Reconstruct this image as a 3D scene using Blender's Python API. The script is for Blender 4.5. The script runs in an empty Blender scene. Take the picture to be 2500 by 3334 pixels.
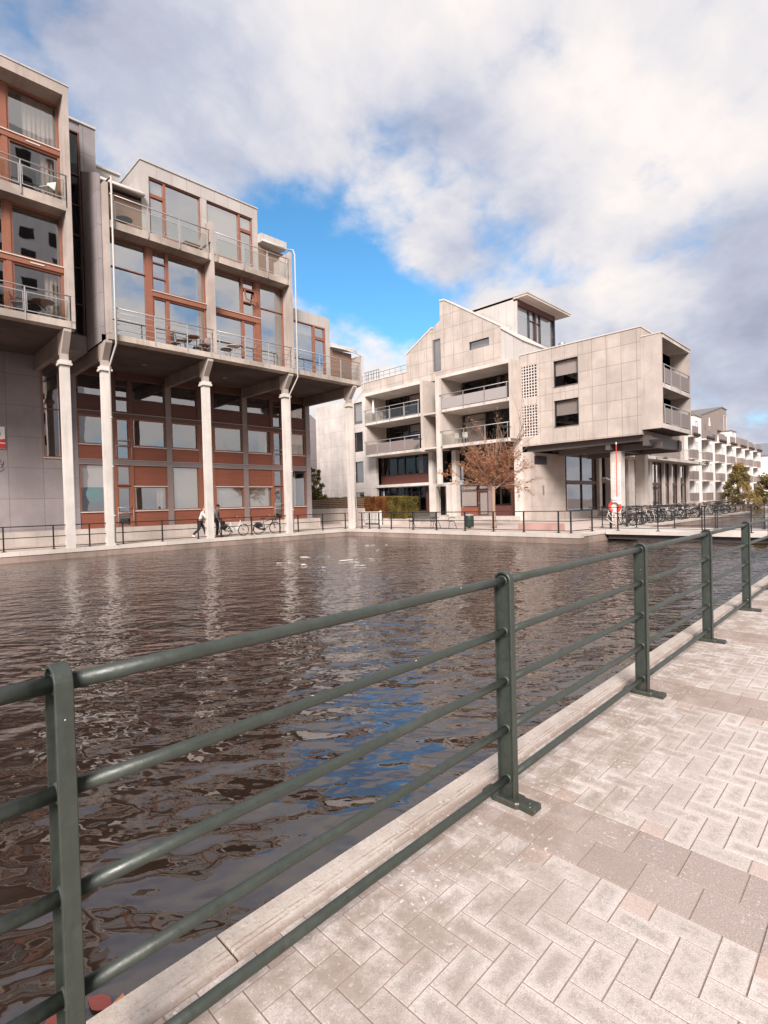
import bpy, bmesh, math, random
from mathutils import Vector, Matrix
random.seed(7)
SC = bpy.context.scene
COL = SC.collection

# ------------------------------------------------------------------ camera
cam_data = bpy.data.cameras.new('camera')
cam = bpy.data.objects.new('camera', cam_data)
COL.objects.link(cam)
cam_data.sensor_fit = 'HORIZONTAL'; cam_data.sensor_width = 36.0; cam_data.lens = 24.955
cam_data.clip_start = 0.05; cam_data.clip_end = 3000
R_ = Vector((0.7057004, -0.7080396, -0.0258244)); U_ = Vector((0.0300985, -0.0064568, 0.9995261)); F_ = Vector((0.7078708, 0.7061432, -0.0167544))
cam.matrix_world = Matrix(((R_.x, U_.x, -F_.x, 0), (R_.y, U_.y, -F_.y, 0), (R_.z, U_.z, -F_.z, 1.6), (0, 0, 0, 1)))
SC.camera = cam

# ------------------------------------------------------------------ view, sun
SC.view_settings.view_transform = 'Standard'; SC.view_settings.look = 'None'
SC.view_settings.gamma = 1.0; SC.view_settings.exposure = 1.12; SC.view_settings.use_curve_mapping = False
SC.cycles.max_bounces = 8; SC.cycles.transparent_max_bounces = 12; SC.cycles.use_denoising = True
SC.cycles.caustics_reflective = False; SC.cycles.caustics_refractive = False
SUN = Vector((-0.75, -0.62, 0.64)).normalized()
sun_d = bpy.data.lights.new('sun', 'SUN'); sun_d.energy = 2.9; sun_d.angle = math.radians(22); sun_d.color = (1.0, 0.925, 0.88)
sun = bpy.data.objects.new('sun', sun_d); COL.objects.link(sun)
sun.rotation_euler = SUN.to_track_quat('Z', 'Y').to_euler()

# ------------------------------------------------------------------ node helper
class NT:
    def __init__(s, tree):
        s.t = tree; s.t.nodes.clear()
    def n(s, typ, ins=None, out=0, **props):
        nd = s.t.nodes.new(typ)
        for k, v in props.items(): setattr(nd, k, v)
        for k, v in (ins or {}).items():
            sk = nd.inputs[k]
            if isinstance(v, bpy.types.NodeSocket): s.t.links.new(v, sk)
            elif v is not None:
                try: sk.default_value = v
                except Exception: sk.default_value = tuple(v) + (1.0,)
        return nd.outputs[out] if len(nd.outputs) else None
    def m(s, op, a, b=None, c=None, clamp=False):
        return s.n('ShaderNodeMath', {0: a, 1: b, 2: c}, operation=op, use_clamp=clamp)
    def v(s, op, a, b=None, out=0):
        return s.n('ShaderNodeVectorMath', {0: a, 1: b}, out=out, operation=op)
    def mix(s, f, a, b, blend='MIX'):
        nd = s.t.nodes.new('ShaderNodeMix'); nd.data_type = 'RGBA'; nd.blend_type = blend
        for k, val in ((0, f), (6, a), (7, b)):
            sk = nd.inputs[k]
            if isinstance(val, bpy.types.NodeSocket): s.t.links.new(val, sk)
            elif k == 0: sk.default_value = val
            else: sk.default_value = tuple(val) + (1.0,)
        return nd.outputs[2]
    def rng(s, x, a, b, c=0.0, d=1.0, smooth=True):
        return s.n('ShaderNodeMapRange', {0: x, 1: a, 2: b, 3: c, 4: d}, interpolation_type='SMOOTHSTEP' if smooth else 'LINEAR')
    def noise(s, vec, scale, detail=4, rough=0.55, dist=0.0, out=0):
        return s.n('ShaderNodeTexNoise', {'Vector': vec, 'Scale': scale, 'Detail': detail, 'Roughness': rough, 'Distortion': dist}, out=out)
    def xyz(s, x=0.0, y=0.0, z=0.0):
        return s.n('ShaderNodeCombineXYZ', {0: x, 1: y, 2: z})
    def sep(s, v):
        nd = s.t.nodes.new('ShaderNodeSeparateXYZ'); s.t.links.new(v, nd.inputs[0]); return nd.outputs

# ------------------------------------------------------------------ sky: Nishita blue behind a broken layer of cloud
world = bpy.data.worlds.new('World'); SC.world = world; world.use_nodes = True
W = NT(world.node_tree)
sky = W.n('ShaderNodeTexSky', sky_type='NISHITA')
sky_node = sky.node
sky_node.sun_disc = False; sky_node.sun_elevation = math.asin(SUN.z); sky_node.sun_rotation = math.atan2(SUN.x, SUN.y)
sky_node.air_density = 1.0; sky_node.dust_density = 0.3; sky_node.ozone_density = 2.5
tc = W.n('ShaderNodeTexCoord')
dirv = W.v('NORMALIZE', tc)
d3 = W.sep(dirv)
zz = W.m('MAXIMUM', W.m('ADD', d3[2], 0.45), 0.05)
plane = W.xyz(W.m('DIVIDE', d3[0], zz), W.m('DIVIDE', d3[1], zz), 0.0)
warp = W.noise(plane, 2.2, 4, 0.55, out=1)
plane_w = W.v('ADD', plane, W.v('MULTIPLY', W.v('SUBTRACT', warp, (0.5, 0.5, 0.5)), (0.16, 0.16, 0.0)))
n1 = W.noise(plane_w, 4.4, 10, 0.58)
n0 = W.noise(W.v('ADD', plane, (3.7, 8.2, 1.0)), 1.6, 3, 0.5)
n2 = W.m('ADD', W.m('MULTIPLY', W.noise(W.v('ADD', plane_w, (13.1, 4.7, 2.0)), 4.0, 9, 0.56), 0.65), W.m('MULTIPLY', n1, 0.35))
def blobs(lst):
    acc = None
    for (d, k, a) in lst:
        dt = W.v('DOT_PRODUCT', dirv, d, out=1)
        e = W.m('MULTIPLY', W.m('EXPONENT', W.m('MULTIPLY', W.m('SUBTRACT', dt, 1.0), k)), a)
        acc = e if acc is None else W.m('ADD', acc, e)
    return acc
# where the blue shows: direction, tightness, amount
gap = blobs([((0.643, 0.549, 0.533), 150, 0.58), ((0.735, 0.463, 0.495), 380, 0.42), ((0.590, 0.722, 0.361), 170, 0.75), ((0.513, 0.716, 0.473), 200, 0.50), ((0.585, 0.655, 0.475), 260, 0.30),
             ((0.63, 0.669, 0.395), 260, 0.38), ((0.71, 0.615, 0.344), 200, 0.75), ((0.825, 0.43, 0.366), 200, 0.08), ((0.69, 0.585, 0.425), 130, 0.40), ((0.287, 0.815, 0.503), 70, 0.10), ((0.40, 0.77, 0.495), 160, 0.22),
             ((0.188, 0.772, 0.607), 60, 0.06), ((-0.2, 0.75, 0.63), 6, 0.12), ((0.6, -0.75, 0.3), 5, 0.10)])
fill = blobs([((0.674, 0.684, 0.26), 260, 0.9), ((0.652, 0.600, 0.463), 420, 0.52), ((0.72, 0.56, 0.42), 400, 0.16), ((0.595, 0.665, 0.45), 420, 0.30), ((0.442, 0.678, 0.587), 60, 0.30), ((0.524, 0.629, 0.574), 90, 0.36), ((0.70, 0.45, 0.555), 160, 0.42), ((0.955, 0.2, 0.2), 160, 0.5), ((0.80, 0.34, 0.49), 160, 0.25)])
cov = W.m('ADD', W.m('SUBTRACT', W.m('ADD', W.m('ADD', W.m('MULTIPLY', W.m('SUBTRACT', n1, 0.5), 2.5), W.m('MULTIPLY', W.m('SUBTRACT', n0, 0.5), 0.5)), 0.98), gap), fill)
cov = W.m('MAXIMUM', cov, W.m('MULTIPLY', W.m('SUBTRACT', 0.22, d3[2]), 1.6))
mask = W.rng(cov, 0.18, 0.92)
bright = blobs([((0.699, 0.379, 0.607), 90, 0.34), ((0.723, 0.322, 0.612), 90, 0.2), ((0.819, 0.154, 0.553), 90, 0.36), ((0.832, 0.271, 0.484), 200, 0.40), ((0.474, 0.583, 0.66), 120, 0.22),
                ((0.50, 0.643, 0.575), 160, 0.36), ((0.652, 0.6, 0.463), 220, 0.30), ((0.884, 0.326, 0.335), 420, 0.40), ((0.674, 0.684, 0.27), 160, 0.75), ((0.937, 0.229, 0.263), 500, 0.40), ((0.964, 0.187, 0.19), 600, 0.32),
                ((-0.6, -0.6, 0.45), 4, 0.40), ((0.3, -0.75, 0.5), 4, 0.65)])
dark = blobs([((0.709, 0.423, 0.564), 170, 0.30), ((0.645, 0.494, 0.583), 220, 0.26), ((0.888, 0.227, 0.401), 110, 0.05), ((0.928, 0.184, 0.324), 130, 0.06), ((0.30, 0.76, 0.57), 50, 0.16), ((0.813, 0.233, 0.534), 260, 0.22), ((0.964, 0.187, 0.23), 200, 0.12), ((0.66, 0.36, 0.66), 400, 0.2), ((0.79, 0.40, 0.45), 300, 0.18)])
tone = W.m('ADD', W.m('SUBTRACT', W.m('ADD', W.m('MULTIPLY', W.m('SUBTRACT', n2, 0.5), 2.4), 0.47), dark), bright, clamp=False)
cloud_col = W.n('ShaderNodeValToRGB', {0: tone})
cr = cloud_col.node.color_ramp
cr.elements[0].position = 0.0; cr.elements[0].color = (0.19, 0.20, 0.255, 1)
cr.elements[1].position = 1.0; cr.elements[1].color = (0.475, 0.44, 0.42, 1)
e_ = cr.elements.new(0.38); e_.color = (0.265, 0.28, 0.335, 1)
e_ = cr.elements.new(0.68); e_.color = (0.385, 0.375, 0.39, 1)
bg_sky = W.n('ShaderNodeBackground', {'Color': W.mix(1.0, sky, (0.46, 0.84, 0.94), 'MULTIPLY'), 'Strength': 0.108})
bg_cl = W.n('ShaderNodeBackground', {'Color': cloud_col, 'Strength': 1.0})
mixw = W.n('ShaderNodeMixShader', {0: mask, 1: bg_sky, 2: bg_cl})
W.n('ShaderNodeOutputWorld', {0: mixw})

# ------------------------------------------------------------------ materials
MATS = {}
def new_mat(name):
    m = bpy.data.materials.new(name); m.use_nodes = True; MATS[name] = m
    return m, NT(m.node_tree)
def finish(nt, **ins):
    bump = ins.pop('bump', None)
    if bump: ins['Normal'] = nt.n('ShaderNodeBump', {'Height': bump[0], 'Strength': bump[1], 'Distance': bump[2]})
    b = nt.n('ShaderNodeBsdfPrincipled', {k.replace('_', ' '): v for k, v in ins.items()})
    nt.n('ShaderNodeOutputMaterial', {0: b})
def wall_uv(nt):
    g = nt.n('ShaderNodeNewGeometry'); P = g; N = g.node.outputs['Normal']
    p = nt.sep(P); nn = nt.sep(N)
    fy = nt.m('GREATER_THAN', nt.m('ABSOLUTE', nn[1]), nt.m('ABSOLUTE', nn[0]))
    u = nt.m('ADD', nt.m('MULTIPLY', p[0], fy), nt.m('MULTIPLY', p[1], nt.m('SUBTRACT', 1.0, fy)))
    return P, u, p[2]
def seam(nt, x, per, off, w):
    f = nt.m('FRACT', nt.m('DIVIDE', nt.m('SUBTRACT', x, off), per))
    d = nt.m('MULTIPLY', nt.m('MINIMUM', f, nt.m('SUBTRACT', 1.0, f)), per)
    cell = nt.m('FLOOR', nt.m('DIVIDE', nt.m('SUBTRACT', x, off), per))
    return nt.rng(d, w * 0.35, w, 1.0, 0.0), cell
def concrete(name, col, var=0.22, streak=0.25, panel=None, rough=0.85, stain=(0.55, 0.47, 0.42), seam_w=0.018, seam_mix=0.55, light_seam=False):
    m, nt = new_mat(name)
    P, u, v = wall_uv(nt)
    big = nt.noise(P, 0.55, 5, 0.6); fine = nt.noise(P, 9.0, 6, 0.65)
    st = nt.noise(nt.xyz(nt.m('MULTIPLY', u, 3.2), nt.m('MULTIPLY', v, 0.28), 3.0), 1.0, 5, 0.6)
    c = nt.mix(nt.rng(big, 0.34, 0.66), tuple(x * (1 - var) for x in col), tuple(min(1, x * (1 + var * 0.75)) for x in col))
    c = nt.mix(nt.m('MULTIPLY', nt.rng(st, 0.50, 0.72), streak), c, tuple(a * b for a, b in zip(col, stain)))
    c = nt.mix(nt.m('MULTIPLY', nt.rng(fine, 0.52, 0.75), 0.22), c, tuple(a * 0.72 for a in col))
    hgt = nt.m('MULTIPLY', fine, 0.3)
    if panel:
        pu, ou, pv, ov = panel
        s1, c1 = seam(nt, u, pu, ou, seam_w); s2, c2 = seam(nt, v, pv, ov, seam_w)
        s = nt.m('MAXIMUM', s1, s2)
        wn = nt.n('ShaderNodeTexWhiteNoise', {'Vector': nt.xyz(c1, c2, 5.0)}, noise_dimensions='3D')
        c = nt.mix(nt.m('MULTIPLY', wn, 0.30), c, tuple(a * 0.70 for a in col))
        c = nt.mix(nt.m('MULTIPLY', s, seam_mix), c, tuple(min(1, a * 1.35) for a in col) if light_seam else tuple(a * 0.38 for a in col))
        hgt = nt.m('SUBTRACT', hgt, s)
    finish(nt, Base_Color=c, Roughness=rough, Specular_IOR_Level=0.3, bump=(hgt, 0.35, 0.012))
    return m
def siding(name, col, per=0.075, dark=0.45):
    m, nt = new_mat(name)
    P, u, v = wall_uv(nt)
    f = nt.m('FRACT', nt.m('DIVIDE', v, per)); cell = nt.m('FLOOR', nt.m('DIVIDE', v, per))
    gap = nt.rng(f, 0.0, 0.16, 1.0, 0.0)
    wn = nt.n('ShaderNodeTexWhiteNoise', {'Vector': nt.xyz(cell, nt.m('FLOOR', nt.m('DIVIDE', u, 1.9)), 1.0)}, noise_dimensions='3D')
    gr = nt.noise(nt.xyz(nt.m('MULTIPLY', u, 1.6), nt.m('MULTIPLY', v, 26.0), cell), 1.0, 5, 0.6)
    c = nt.mix(gr, tuple(a * 0.62 for a in col), tuple(a * 1.30 for a in col))
    c = nt.mix(nt.m('MULTIPLY', wn, 0.5), c, tuple(a * 0.72 for a in col))
    c = nt.mix(nt.m('MULTIPLY', gap, 0.75), c, tuple(a * dark * 0.5 for a in col))
    finish(nt, Base_Color=c, Roughness=0.6, bump=(nt.m('SUBTRACT', 1.0, gap), 0.5, 0.01))
    return m
def plain(name, col, rough=0.6, metal=0.0, var=0.15, scale=6.0, bump=0.0, spec=0.5, coat=0.0):
    m, nt = new_mat(name)
    g = nt.n('ShaderNodeNewGeometry')
    nz = nt.noise(g, scale, 5, 0.6)
    c = nt.mix(nz, tuple(a * (1 - var) for a in col), tuple(min(1, a * (1 + var)) for a in col))
    kw = dict(Base_Color=c, Roughness=rough, Metallic=metal, Specular_IOR_Level=spec, Coat_Weight=coat)
    if bump: kw['bump'] = (nt.noise(g, scale * 6, 4, 0.6), bump, 0.004)
    finish(nt, **kw)
    return m
def glass(name, tint, refl, reflcol=(0.92, 0.94, 0.97), wob=0.025):
    m, nt = new_mat(name)
    g = nt.n('ShaderNodeNewGeometry')
    nz = nt.noise(g, 0.55, 2, 0.4)
    bmp = nt.n('ShaderNodeBump', {'Height': nz, 'Strength': wob, 'Distance': 0.3})
    tr = nt.n('ShaderNodeBsdfTransparent', {'Color': tuple(tint) + (1,)})
    gl = nt.n('ShaderNodeBsdfGlossy', {'Color': tuple(reflcol) + (1,), 'Roughness': 0.015, 'Normal': bmp})
    fr = nt.n('ShaderNodeFresnel', {'IOR': 1.6, 'Normal': bmp})
    fac = nt.m('MULTIPLY', nt.m('ADD', nt.m('MULTIPLY', fr, 0.9), refl, clamp=True), nt.m('SUBTRACT', 1.0, g.node.outputs['Backfacing']))
    mx = nt.n('ShaderNodeMixShader', {0: fac, 1: tr, 2: gl})
    nt.n('ShaderNodeOutputMaterial', {0: mx})
    return m

concrete('concrete_weathered', (0.43, 0.365, 0.325), 0.17, 0.45)
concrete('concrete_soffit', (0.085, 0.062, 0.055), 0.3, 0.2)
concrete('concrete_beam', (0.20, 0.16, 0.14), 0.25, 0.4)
concrete('concrete_column', (0.62, 0.57, 0.525), 0.12, 0.35)
concrete('concrete_slab_edge', (0.44, 0.375, 0.325), 0.3, 0.6)
concrete('grey_panels', (0.30, 0.265, 0.265), 0.13, 0.15, (1.44, 1.05, 1.50, 0.75), seam_w=0.02)
concrete('grey_panels_cool', (0.27, 0.245, 0.25), 0.10, 0.12, (2.0, 0.2, 1.5, 0.3), seam_w=0.02)
concrete('cream_panels', (0.51, 0.44, 0.39), 0.15, 0.42, (0.935, 14.89, 1.125, 6.60), seam_w=0.03, seam_mix=0.55)
concrete('pale_panels', (0.59, 0.535, 0.50), 0.14, 0.40, (0.95, 37.1, 1.45, 3.0), seam_w=0.022, seam_mix=0.45)
concrete('cream_concrete', (0.52, 0.45, 0.40), 0.12, 0.35)
concrete('cream_frame', (0.62, 0.56, 0.51), 0.15, 0.30)
concrete('base_concrete', (0.49, 0.42, 0.375), 0.16, 0.35, (5.3, 34.5, 0.97, 0.1), seam_w=0.014, seam_mix=0.35)
concrete('zinc_panels', (0.46, 0.425, 0.40), 0.08, 0.10, (0.78, 10.5, 20.0, -3.0), rough=0.5, seam_w=0.014, seam_mix=0.5)
concrete('zinc_sheet', (0.52, 0.485, 0.455), 0.08, 0.12, (0.70, 20.0, 30.0, -3.0), rough=0.5, seam_w=0.02, seam_mix=0.45)
concrete('white_render', (0.80, 0.77, 0.74), 0.05, 0.10)
concrete('taupe_render', (0.26, 0.215, 0.195), 0.06, 0.08)
concrete('quay_pale', (0.60, 0.535, 0.48), 0.16, 0.2, (1.2, 0.0, 50.0, -9.0), seam_w=0.012, seam_mix=0.4)
concrete('canal_wall', (0.30, 0.225, 0.19), 0.3, 0.7)
concrete('plinth_stone', (0.52, 0.455, 0.41), 0.18, 0.3, (0.9, 0.0, 50.0, -9.0), seam_w=0.012, seam_mix=0.4)
siding('wood_siding', (0.27, 0.084, 0.047))
siding('wood_siding_dark', (0.125, 0.042, 0.030))
siding('wood_siding_pale', (0.26, 0.155, 0.105), 0.09)
plain('wood_frame', (0.26, 0.098, 0.058), 0.5, 0, 0.25, 5)
plain('wood_frame_dark', (0.11, 0.046, 0.033), 0.5, 0, 0.25, 5)
plain('frame_black', (0.022, 0.016, 0.016), 0.4)
plain('steel_grey', (0.42, 0.40, 0.395), 0.42, 0.35)
plain('steel_mid', (0.17, 0.155, 0.155), 0.5, 0.2)
plain('rail_black', (0.013, 0.012, 0.013), 0.45, 0.0, 0.2)
plain('white_paint', (0.72, 0.68, 0.64), 0.45)
plain('white_trim', (0.62, 0.56, 0.52), 0.5)
plain('pipe_grey', (0.47, 0.43, 0.40), 0.5)
plain('band_grey', (0.20, 0.165, 0.16), 0.55)
plain('panel_grey', (0.36, 0.325, 0.31), 0.5, 0.0, 0.08, 3)
plain('panel_taupe', (0.23, 0.185, 0.17), 0.55, 0.0, 0.10, 3)
plain('steel_beam', (0.10, 0.082, 0.076), 0.55)
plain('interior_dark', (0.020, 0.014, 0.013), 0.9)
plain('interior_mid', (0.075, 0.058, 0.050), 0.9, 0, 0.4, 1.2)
plain('blind_fabric', (0.56, 0.56, 0.53), 0.9, 0, 0.06, 2)
plain('blind_white', (0.78, 0.76, 0.73), 0.9, 0, 0.05, 2)
plain('curtain_fabric', (0.50, 0.45, 0.39), 0.95, 0, 0.12, 3)
plain('red_paint', (0.55, 0.035, 0.03), 0.4)
plain('orange_red', (0.62, 0.06, 0.045), 0.45)
plain('black_rubber', (0.012, 0.012, 0.012), 0.7)
plain('chrome', (0.45, 0.44, 0.43), 0.3, 0.8)
plain('black_paint', (0.014, 0.013, 0.013), 0.35)
plain('silver_paint', (0.42, 0.41, 0.40), 0.35, 0.4)
plain('bin_green', (0.018, 0.030, 0.022), 0.45)
plain('bench_slat', (0.055, 0.055, 0.045), 0.5)
plain('roof_slate', (0.17, 0.18, 0.205), 0.6)
plain('skin', (0.50, 0.30, 0.22), 0.5)
plain('hair_dark', (0.025, 0.016, 0.012), 0.7)
plain('hair_grey', (0.36, 0.28, 0.25), 0.7)
plain('shirt_white', (0.64, 0.60, 0.56), 0.9)
plain('shirt_grey', (0.35, 0.32, 0.31), 0.9)
plain('cloth_black', (0.016, 0.013, 0.014), 0.85)
plain('vest_navy', (0.020, 0.018, 0.024), 0.6)
plain('wicker', (0.045, 0.032, 0.024), 0.8)
plain('leather_tan', (0.24, 0.10, 0.05), 0.5)
concrete('pink_granite', (0.40, 0.25, 0.215), 0.2, 0.1)
glass('glass_sky', (0.80, 0.78, 0.76), 0.46)
glass('glass_low', (0.85, 0.83, 0.81), 0.26)
glass('glass_dark', (0.80, 0.77, 0.76), 0.0)
glass('glass_rail', (0.88, 0.90, 0.88), 0.03, wob=0.0)
def bark(name, a, b):
    m, nt = new_mat(name)
    g = nt.n('ShaderNodeNewGeometry')
    p = nt.v('MULTIPLY', g, (14, 14, 3))
    nz = nt.noise(p, 1.0, 5, 0.65)
    finish(nt, Base_Color=nt.mix(nz, a, b), Roughness=0.9, bump=(nz, 0.6, 0.02))
bark('bark_pale', (0.17, 0.105, 0.07), (0.40, 0.28, 0.21)); bark('bark_dark', (0.05, 0.035, 0.025), (0.14, 0.10, 0.07))
def leaf(name, cols):
    m, nt = new_mat(name)
    at = nt.n('ShaderNodeAttribute', attribute_name='tint'); f = at.node.outputs['Fac']
    r = nt.n('ShaderNodeValToRGB', {0: f}); cr = r.node.color_ramp
    cr.elements[0].color = tuple(cols[0]) + (1,); cr.elements[1].color = tuple(cols[-1]) + (1,)
    for i, c in enumerate(cols[1:-1]): e = cr.elements.new((i + 1) / (len(cols) - 1)); e.color = tuple(c) + (1,)
    d = nt.n('ShaderNodeBsdfDiffuse', {'Color': r}); t = nt.n('ShaderNodeBsdfTranslucent', {'Color': r})
    mx = nt.n('ShaderNodeMixShader', {0: 0.3, 1: d, 2: t})
    nt.n('ShaderNodeOutputMaterial', {0: mx})
leaf('larch_needles', [(0.30, 0.125, 0.070), (0.42, 0.20, 0.115), (0.50, 0.28, 0.13)])
leaf('hedge_rust', [(0.12, 0.045, 0.022), (0.27, 0.105, 0.042), (0.34, 0.19, 0.065)])
leaf('hedge_green', [(0.06, 0.055, 0.02), (0.17, 0.135, 0.04), (0.32, 0.24, 0.075)])
leaf('autumn_green', [(0.11, 0.095, 0.035), (0.27, 0.21, 0.075), (0.44, 0.29, 0.12)])
leaf('bush_olive', [(0.07, 0.07, 0.02), (0.20, 0.17, 0.045), (0.34, 0.25, 0.08)])
# ------------------------------------------------------------------ mesh helpers
class MB:
    def __init__(s): s.v = []; s.f = []; s.mi = []; s.sm = []; s.attr = []; s.uv = []
    def quad(s, pts, mi=0, sm=False, a=None, uv=None):
        i = len(s.v); s.v += [tuple(p) for p in pts]; s.f.append(tuple(range(i, i + len(pts)))); s.mi.append(mi); s.sm.append(sm); s.attr.append(a); s.uv.append(uv)
    def box(s, x0, x1, y0, y1, z0, z1, mi=0, a=None):
        if x0 > x1: x0, x1 = x1, x0
        if y0 > y1: y0, y1 = y1, y0
        if z0 > z1: z0, z1 = z1, z0
        i = len(s.v)
        s.v += [(x0, y0, z0), (x1, y0, z0), (x1, y1, z0), (x0, y1, z0), (x0, y0, z1), (x1, y0, z1), (x1, y1, z1), (x0, y1, z1)]
        for f in ((3, 2, 1, 0), (4, 5, 6, 7), (0, 1, 5, 4), (1, 2, 6, 5), (2, 3, 7, 6), (3, 0, 4, 7)):
            s.f.append(tuple(i + k for k in f)); s.mi.append(mi); s.sm.append(False); s.attr.append(a); s.uv.append(None)
    def prism(s, poly, axis, a0, a1, mi=0):
        """poly: 2D points in the two other axes (order X: (y,z), Y: (x,z), Z: (x,y)), extruded from a0 to a1"""
        def P(p, a): return (a, p[0], p[1]) if axis == 'X' else ((p[0], a, p[1]) if axis == 'Y' else (p[0], p[1], a))
        n = len(poly); i = len(s.v)
        s.v += [P(p, a0) for p in poly] + [P(p, a1) for p in poly]
        fs = [tuple(i + k for k in range(n - 1, -1, -1)), tuple(i + n + k for k in range(n))] + [(i + k, i + (k + 1) % n, i + n + (k + 1) % n, i + n + k) for k in range(n)]
        for f in fs: s.f.append(f); s.mi.append(mi); s.sm.append(False); s.attr.append(None); s.uv.append(None)
    def tube(s, pts, r, n=8, mi=0, closed=False, caps=True, a=None, sm=True):
        pts = [Vector(p) for p in pts]; m = len(pts)
        rs = r if isinstance(r, (list, tuple)) else [r] * m
        rings = []; prev = None
        for k in range(m):
            if closed: t = (pts[(k + 1) % m] - pts[k - 1])
            else: t = pts[min(k + 1, m - 1)] - pts[max(k - 1, 0)]
            t.normalize()
            if prev is None:
                up = Vector((0, 0, 1)) if abs(t.z) < 0.9 else Vector((1, 0, 0)); nx = t.cross(up).normalized()
            else:
                nx = (prev - t * prev.dot(t)).normalized()
            prev = nx; ny = t.cross(nx)
            i = len(s.v)
            for q in range(n):
                an = 2 * math.pi * q / n
                s.v.append(tuple(pts[k] + (nx * math.cos(an) + ny * math.sin(an)) * rs[k]))
            rings.append(i)
        for k in range(m if closed else m - 1):
            i0 = rings[k]; i1 = rings[(k + 1) % m]
            for q in range(n):
                s.f.append((i0 + q, i0 + (q + 1) % n, i1 + (q + 1) % n, i1 + q)); s.mi.append(mi); s.sm.append(sm); s.attr.append(a); s.uv.append(None)
        if caps and not closed:
            s.f.append(tuple(rings[0] + q for q in range(n - 1, -1, -1))); s.f.append(tuple(rings[-1] + q for q in range(n)))
            s.mi += [mi, mi]; s.sm += [False, False]; s.attr += [a, a]; s.uv += [None, None]
    def lathe(s, c, prof, n=16, mi=0, axis='Z'):
        """prof: (radius, height) pairs about a vertical axis through c"""
        c = Vector(c); rings = []
        for (r, h) in prof:
            i = len(s.v); rings.append(i)
            for q in range(n):
                an = 2 * math.pi * q / n; s.v.append((c.x + r * math.cos(an), c.y + r * math.sin(an), c.z + h))
        for k in range(len(prof) - 1):
            for q in range(n):
                s.f.append((rings[k] + q, rings[k] + (q + 1) % n, rings[k + 1] + (q + 1) % n, rings[k + 1] + q)); s.mi.append(mi); s.sm.append(True); s.attr.append(None); s.uv.append(None)
        s.f.append(tuple(rings[0] + q for q in range(n - 1, -1, -1))); s.f.append(tuple(rings[-1] + q for q in range(n)))
        s.mi += [mi, mi]; s.sm += [False, False]; s.attr += [None, None]; s.uv += [None, None]
    def sphere(s, c, r, n=10, mi=0, sc=(1, 1, 1)):
        prof = []
        m = n // 2 + 1
        i0 = len(s.v); c = Vector(c)
        for k in range(m + 1):
            th = math.pi * k / m
            for q in range(n):
                an = 2 * math.pi * q / n
                s.v.append((c.x + r * sc[0] * math.sin(th) * math.cos(an), c.y + r * sc[1] * math.sin(th) * math.sin(an), c.z + r * sc[2] * math.cos(th)))
        for k in range(m):
            for q in range(n):
                s.f.append((i0 + k * n + q, i0 + (k + 1) * n + q, i0 + (k + 1) * n + (q + 1) % n, i0 + k * n + (q + 1) % n)); s.mi.append(mi); s.sm.append(True); s.attr.append(None); s.uv.append(None)
ROOT = {}
def mesh_of(name, mb, mats, off=Vector((0, 0, 0))):
    me = bpy.data.meshes.new(name)
    me.from_pydata([(x - off.x, y - off.y, z - off.z) for x, y, z in mb.v], [], mb.f)
    for m in (mats if isinstance(mats, (list, tuple)) else [mats]): me.materials.append(MATS[m] if isinstance(m, str) else m)
    me.polygons.foreach_set('material_index', mb.mi); me.polygons.foreach_set('use_smooth', mb.sm)
    if any(a is not None for a in mb.attr):
        at = me.attributes.new('tint', 'FLOAT', 'FACE'); at.data.foreach_set('value', [0.5 if a is None else (a if not isinstance(a, tuple) else a[0]) for a in mb.attr])
        if any(isinstance(a, tuple) for a in mb.attr):
            at2 = me.attributes.new('kind', 'FLOAT', 'FACE'); at2.data.foreach_set('value', [a[1] if isinstance(a, tuple) else 0.0 for a in mb.attr])
    if any(u is not None for u in mb.uv):
        ul = me.uv_layers.new(name='UVMap')
        for p in me.polygons:
            u = mb.uv[p.index]
            if u:
                for k, li in enumerate(p.loop_indices): ul.data[li].uv = u[k]
    me.update()
    return me
def part(name, mb, mats, parent=None, label=None, local=False):
    """link a mesh; vertices are in world coordinates unless local"""
    off = Vector((0, 0, 0))
    if parent is not None and not local: off = ROOT.get(parent.name, Vector((0, 0, 0)))
    o = bpy.data.objects.new(name, mesh_of(name, mb, mats, off)); COL.objects.link(o)
    if parent is not None: o.parent = parent; ROOT[o.name] = ROOT.get(parent.name, Vector((0, 0, 0)))
    if label: o['label'] = label
    return o
def tag(o, label, cat, group=None):
    o['label'] = label; o['category'] = cat
    if group: o['group'] = group
    return o
def thing(name, label, cat, loc=(0, 0, 0), rz=0.0, group=None):
    o = bpy.data.objects.new(name, None); o.empty_display_size = 0.3; COL.objects.link(o)
    o.location = loc; o.rotation_euler = (0, 0, rz); ROOT[o.name] = Vector(loc)
    return tag(o, label, cat, group)
def solo(name, mb, mats, label, cat, group=None):
    """a thing that is one mesh, origin at the centre of its base"""
    xs = [p[0] for p in mb.v]; ys = [p[1] for p in mb.v]; zs = [p[2] for p in mb.v]
    c = Vector(((min(xs) + max(xs)) / 2, (min(ys) + max(ys)) / 2, min(zs)))
    o = bpy.data.objects.new(name, mesh_of(name, mb, mats, c)); COL.objects.link(o); o.location = c
    ROOT[o.name] = c
    return tag(o, label, cat, group)
def struct(name, mb, mats):
    o = bpy.data.objects.new(name, mesh_of(name, mb, mats)); COL.objects.link(o); o['kind'] = 'structure'; return o
def copy_tree(o, parent=None):
    c = o.copy(); COL.objects.link(c)
    if parent is not None: c.parent = parent
    for ch in [x for x in bpy.data.objects if x.parent == o]: copy_tree(ch, c)
    return c
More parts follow.
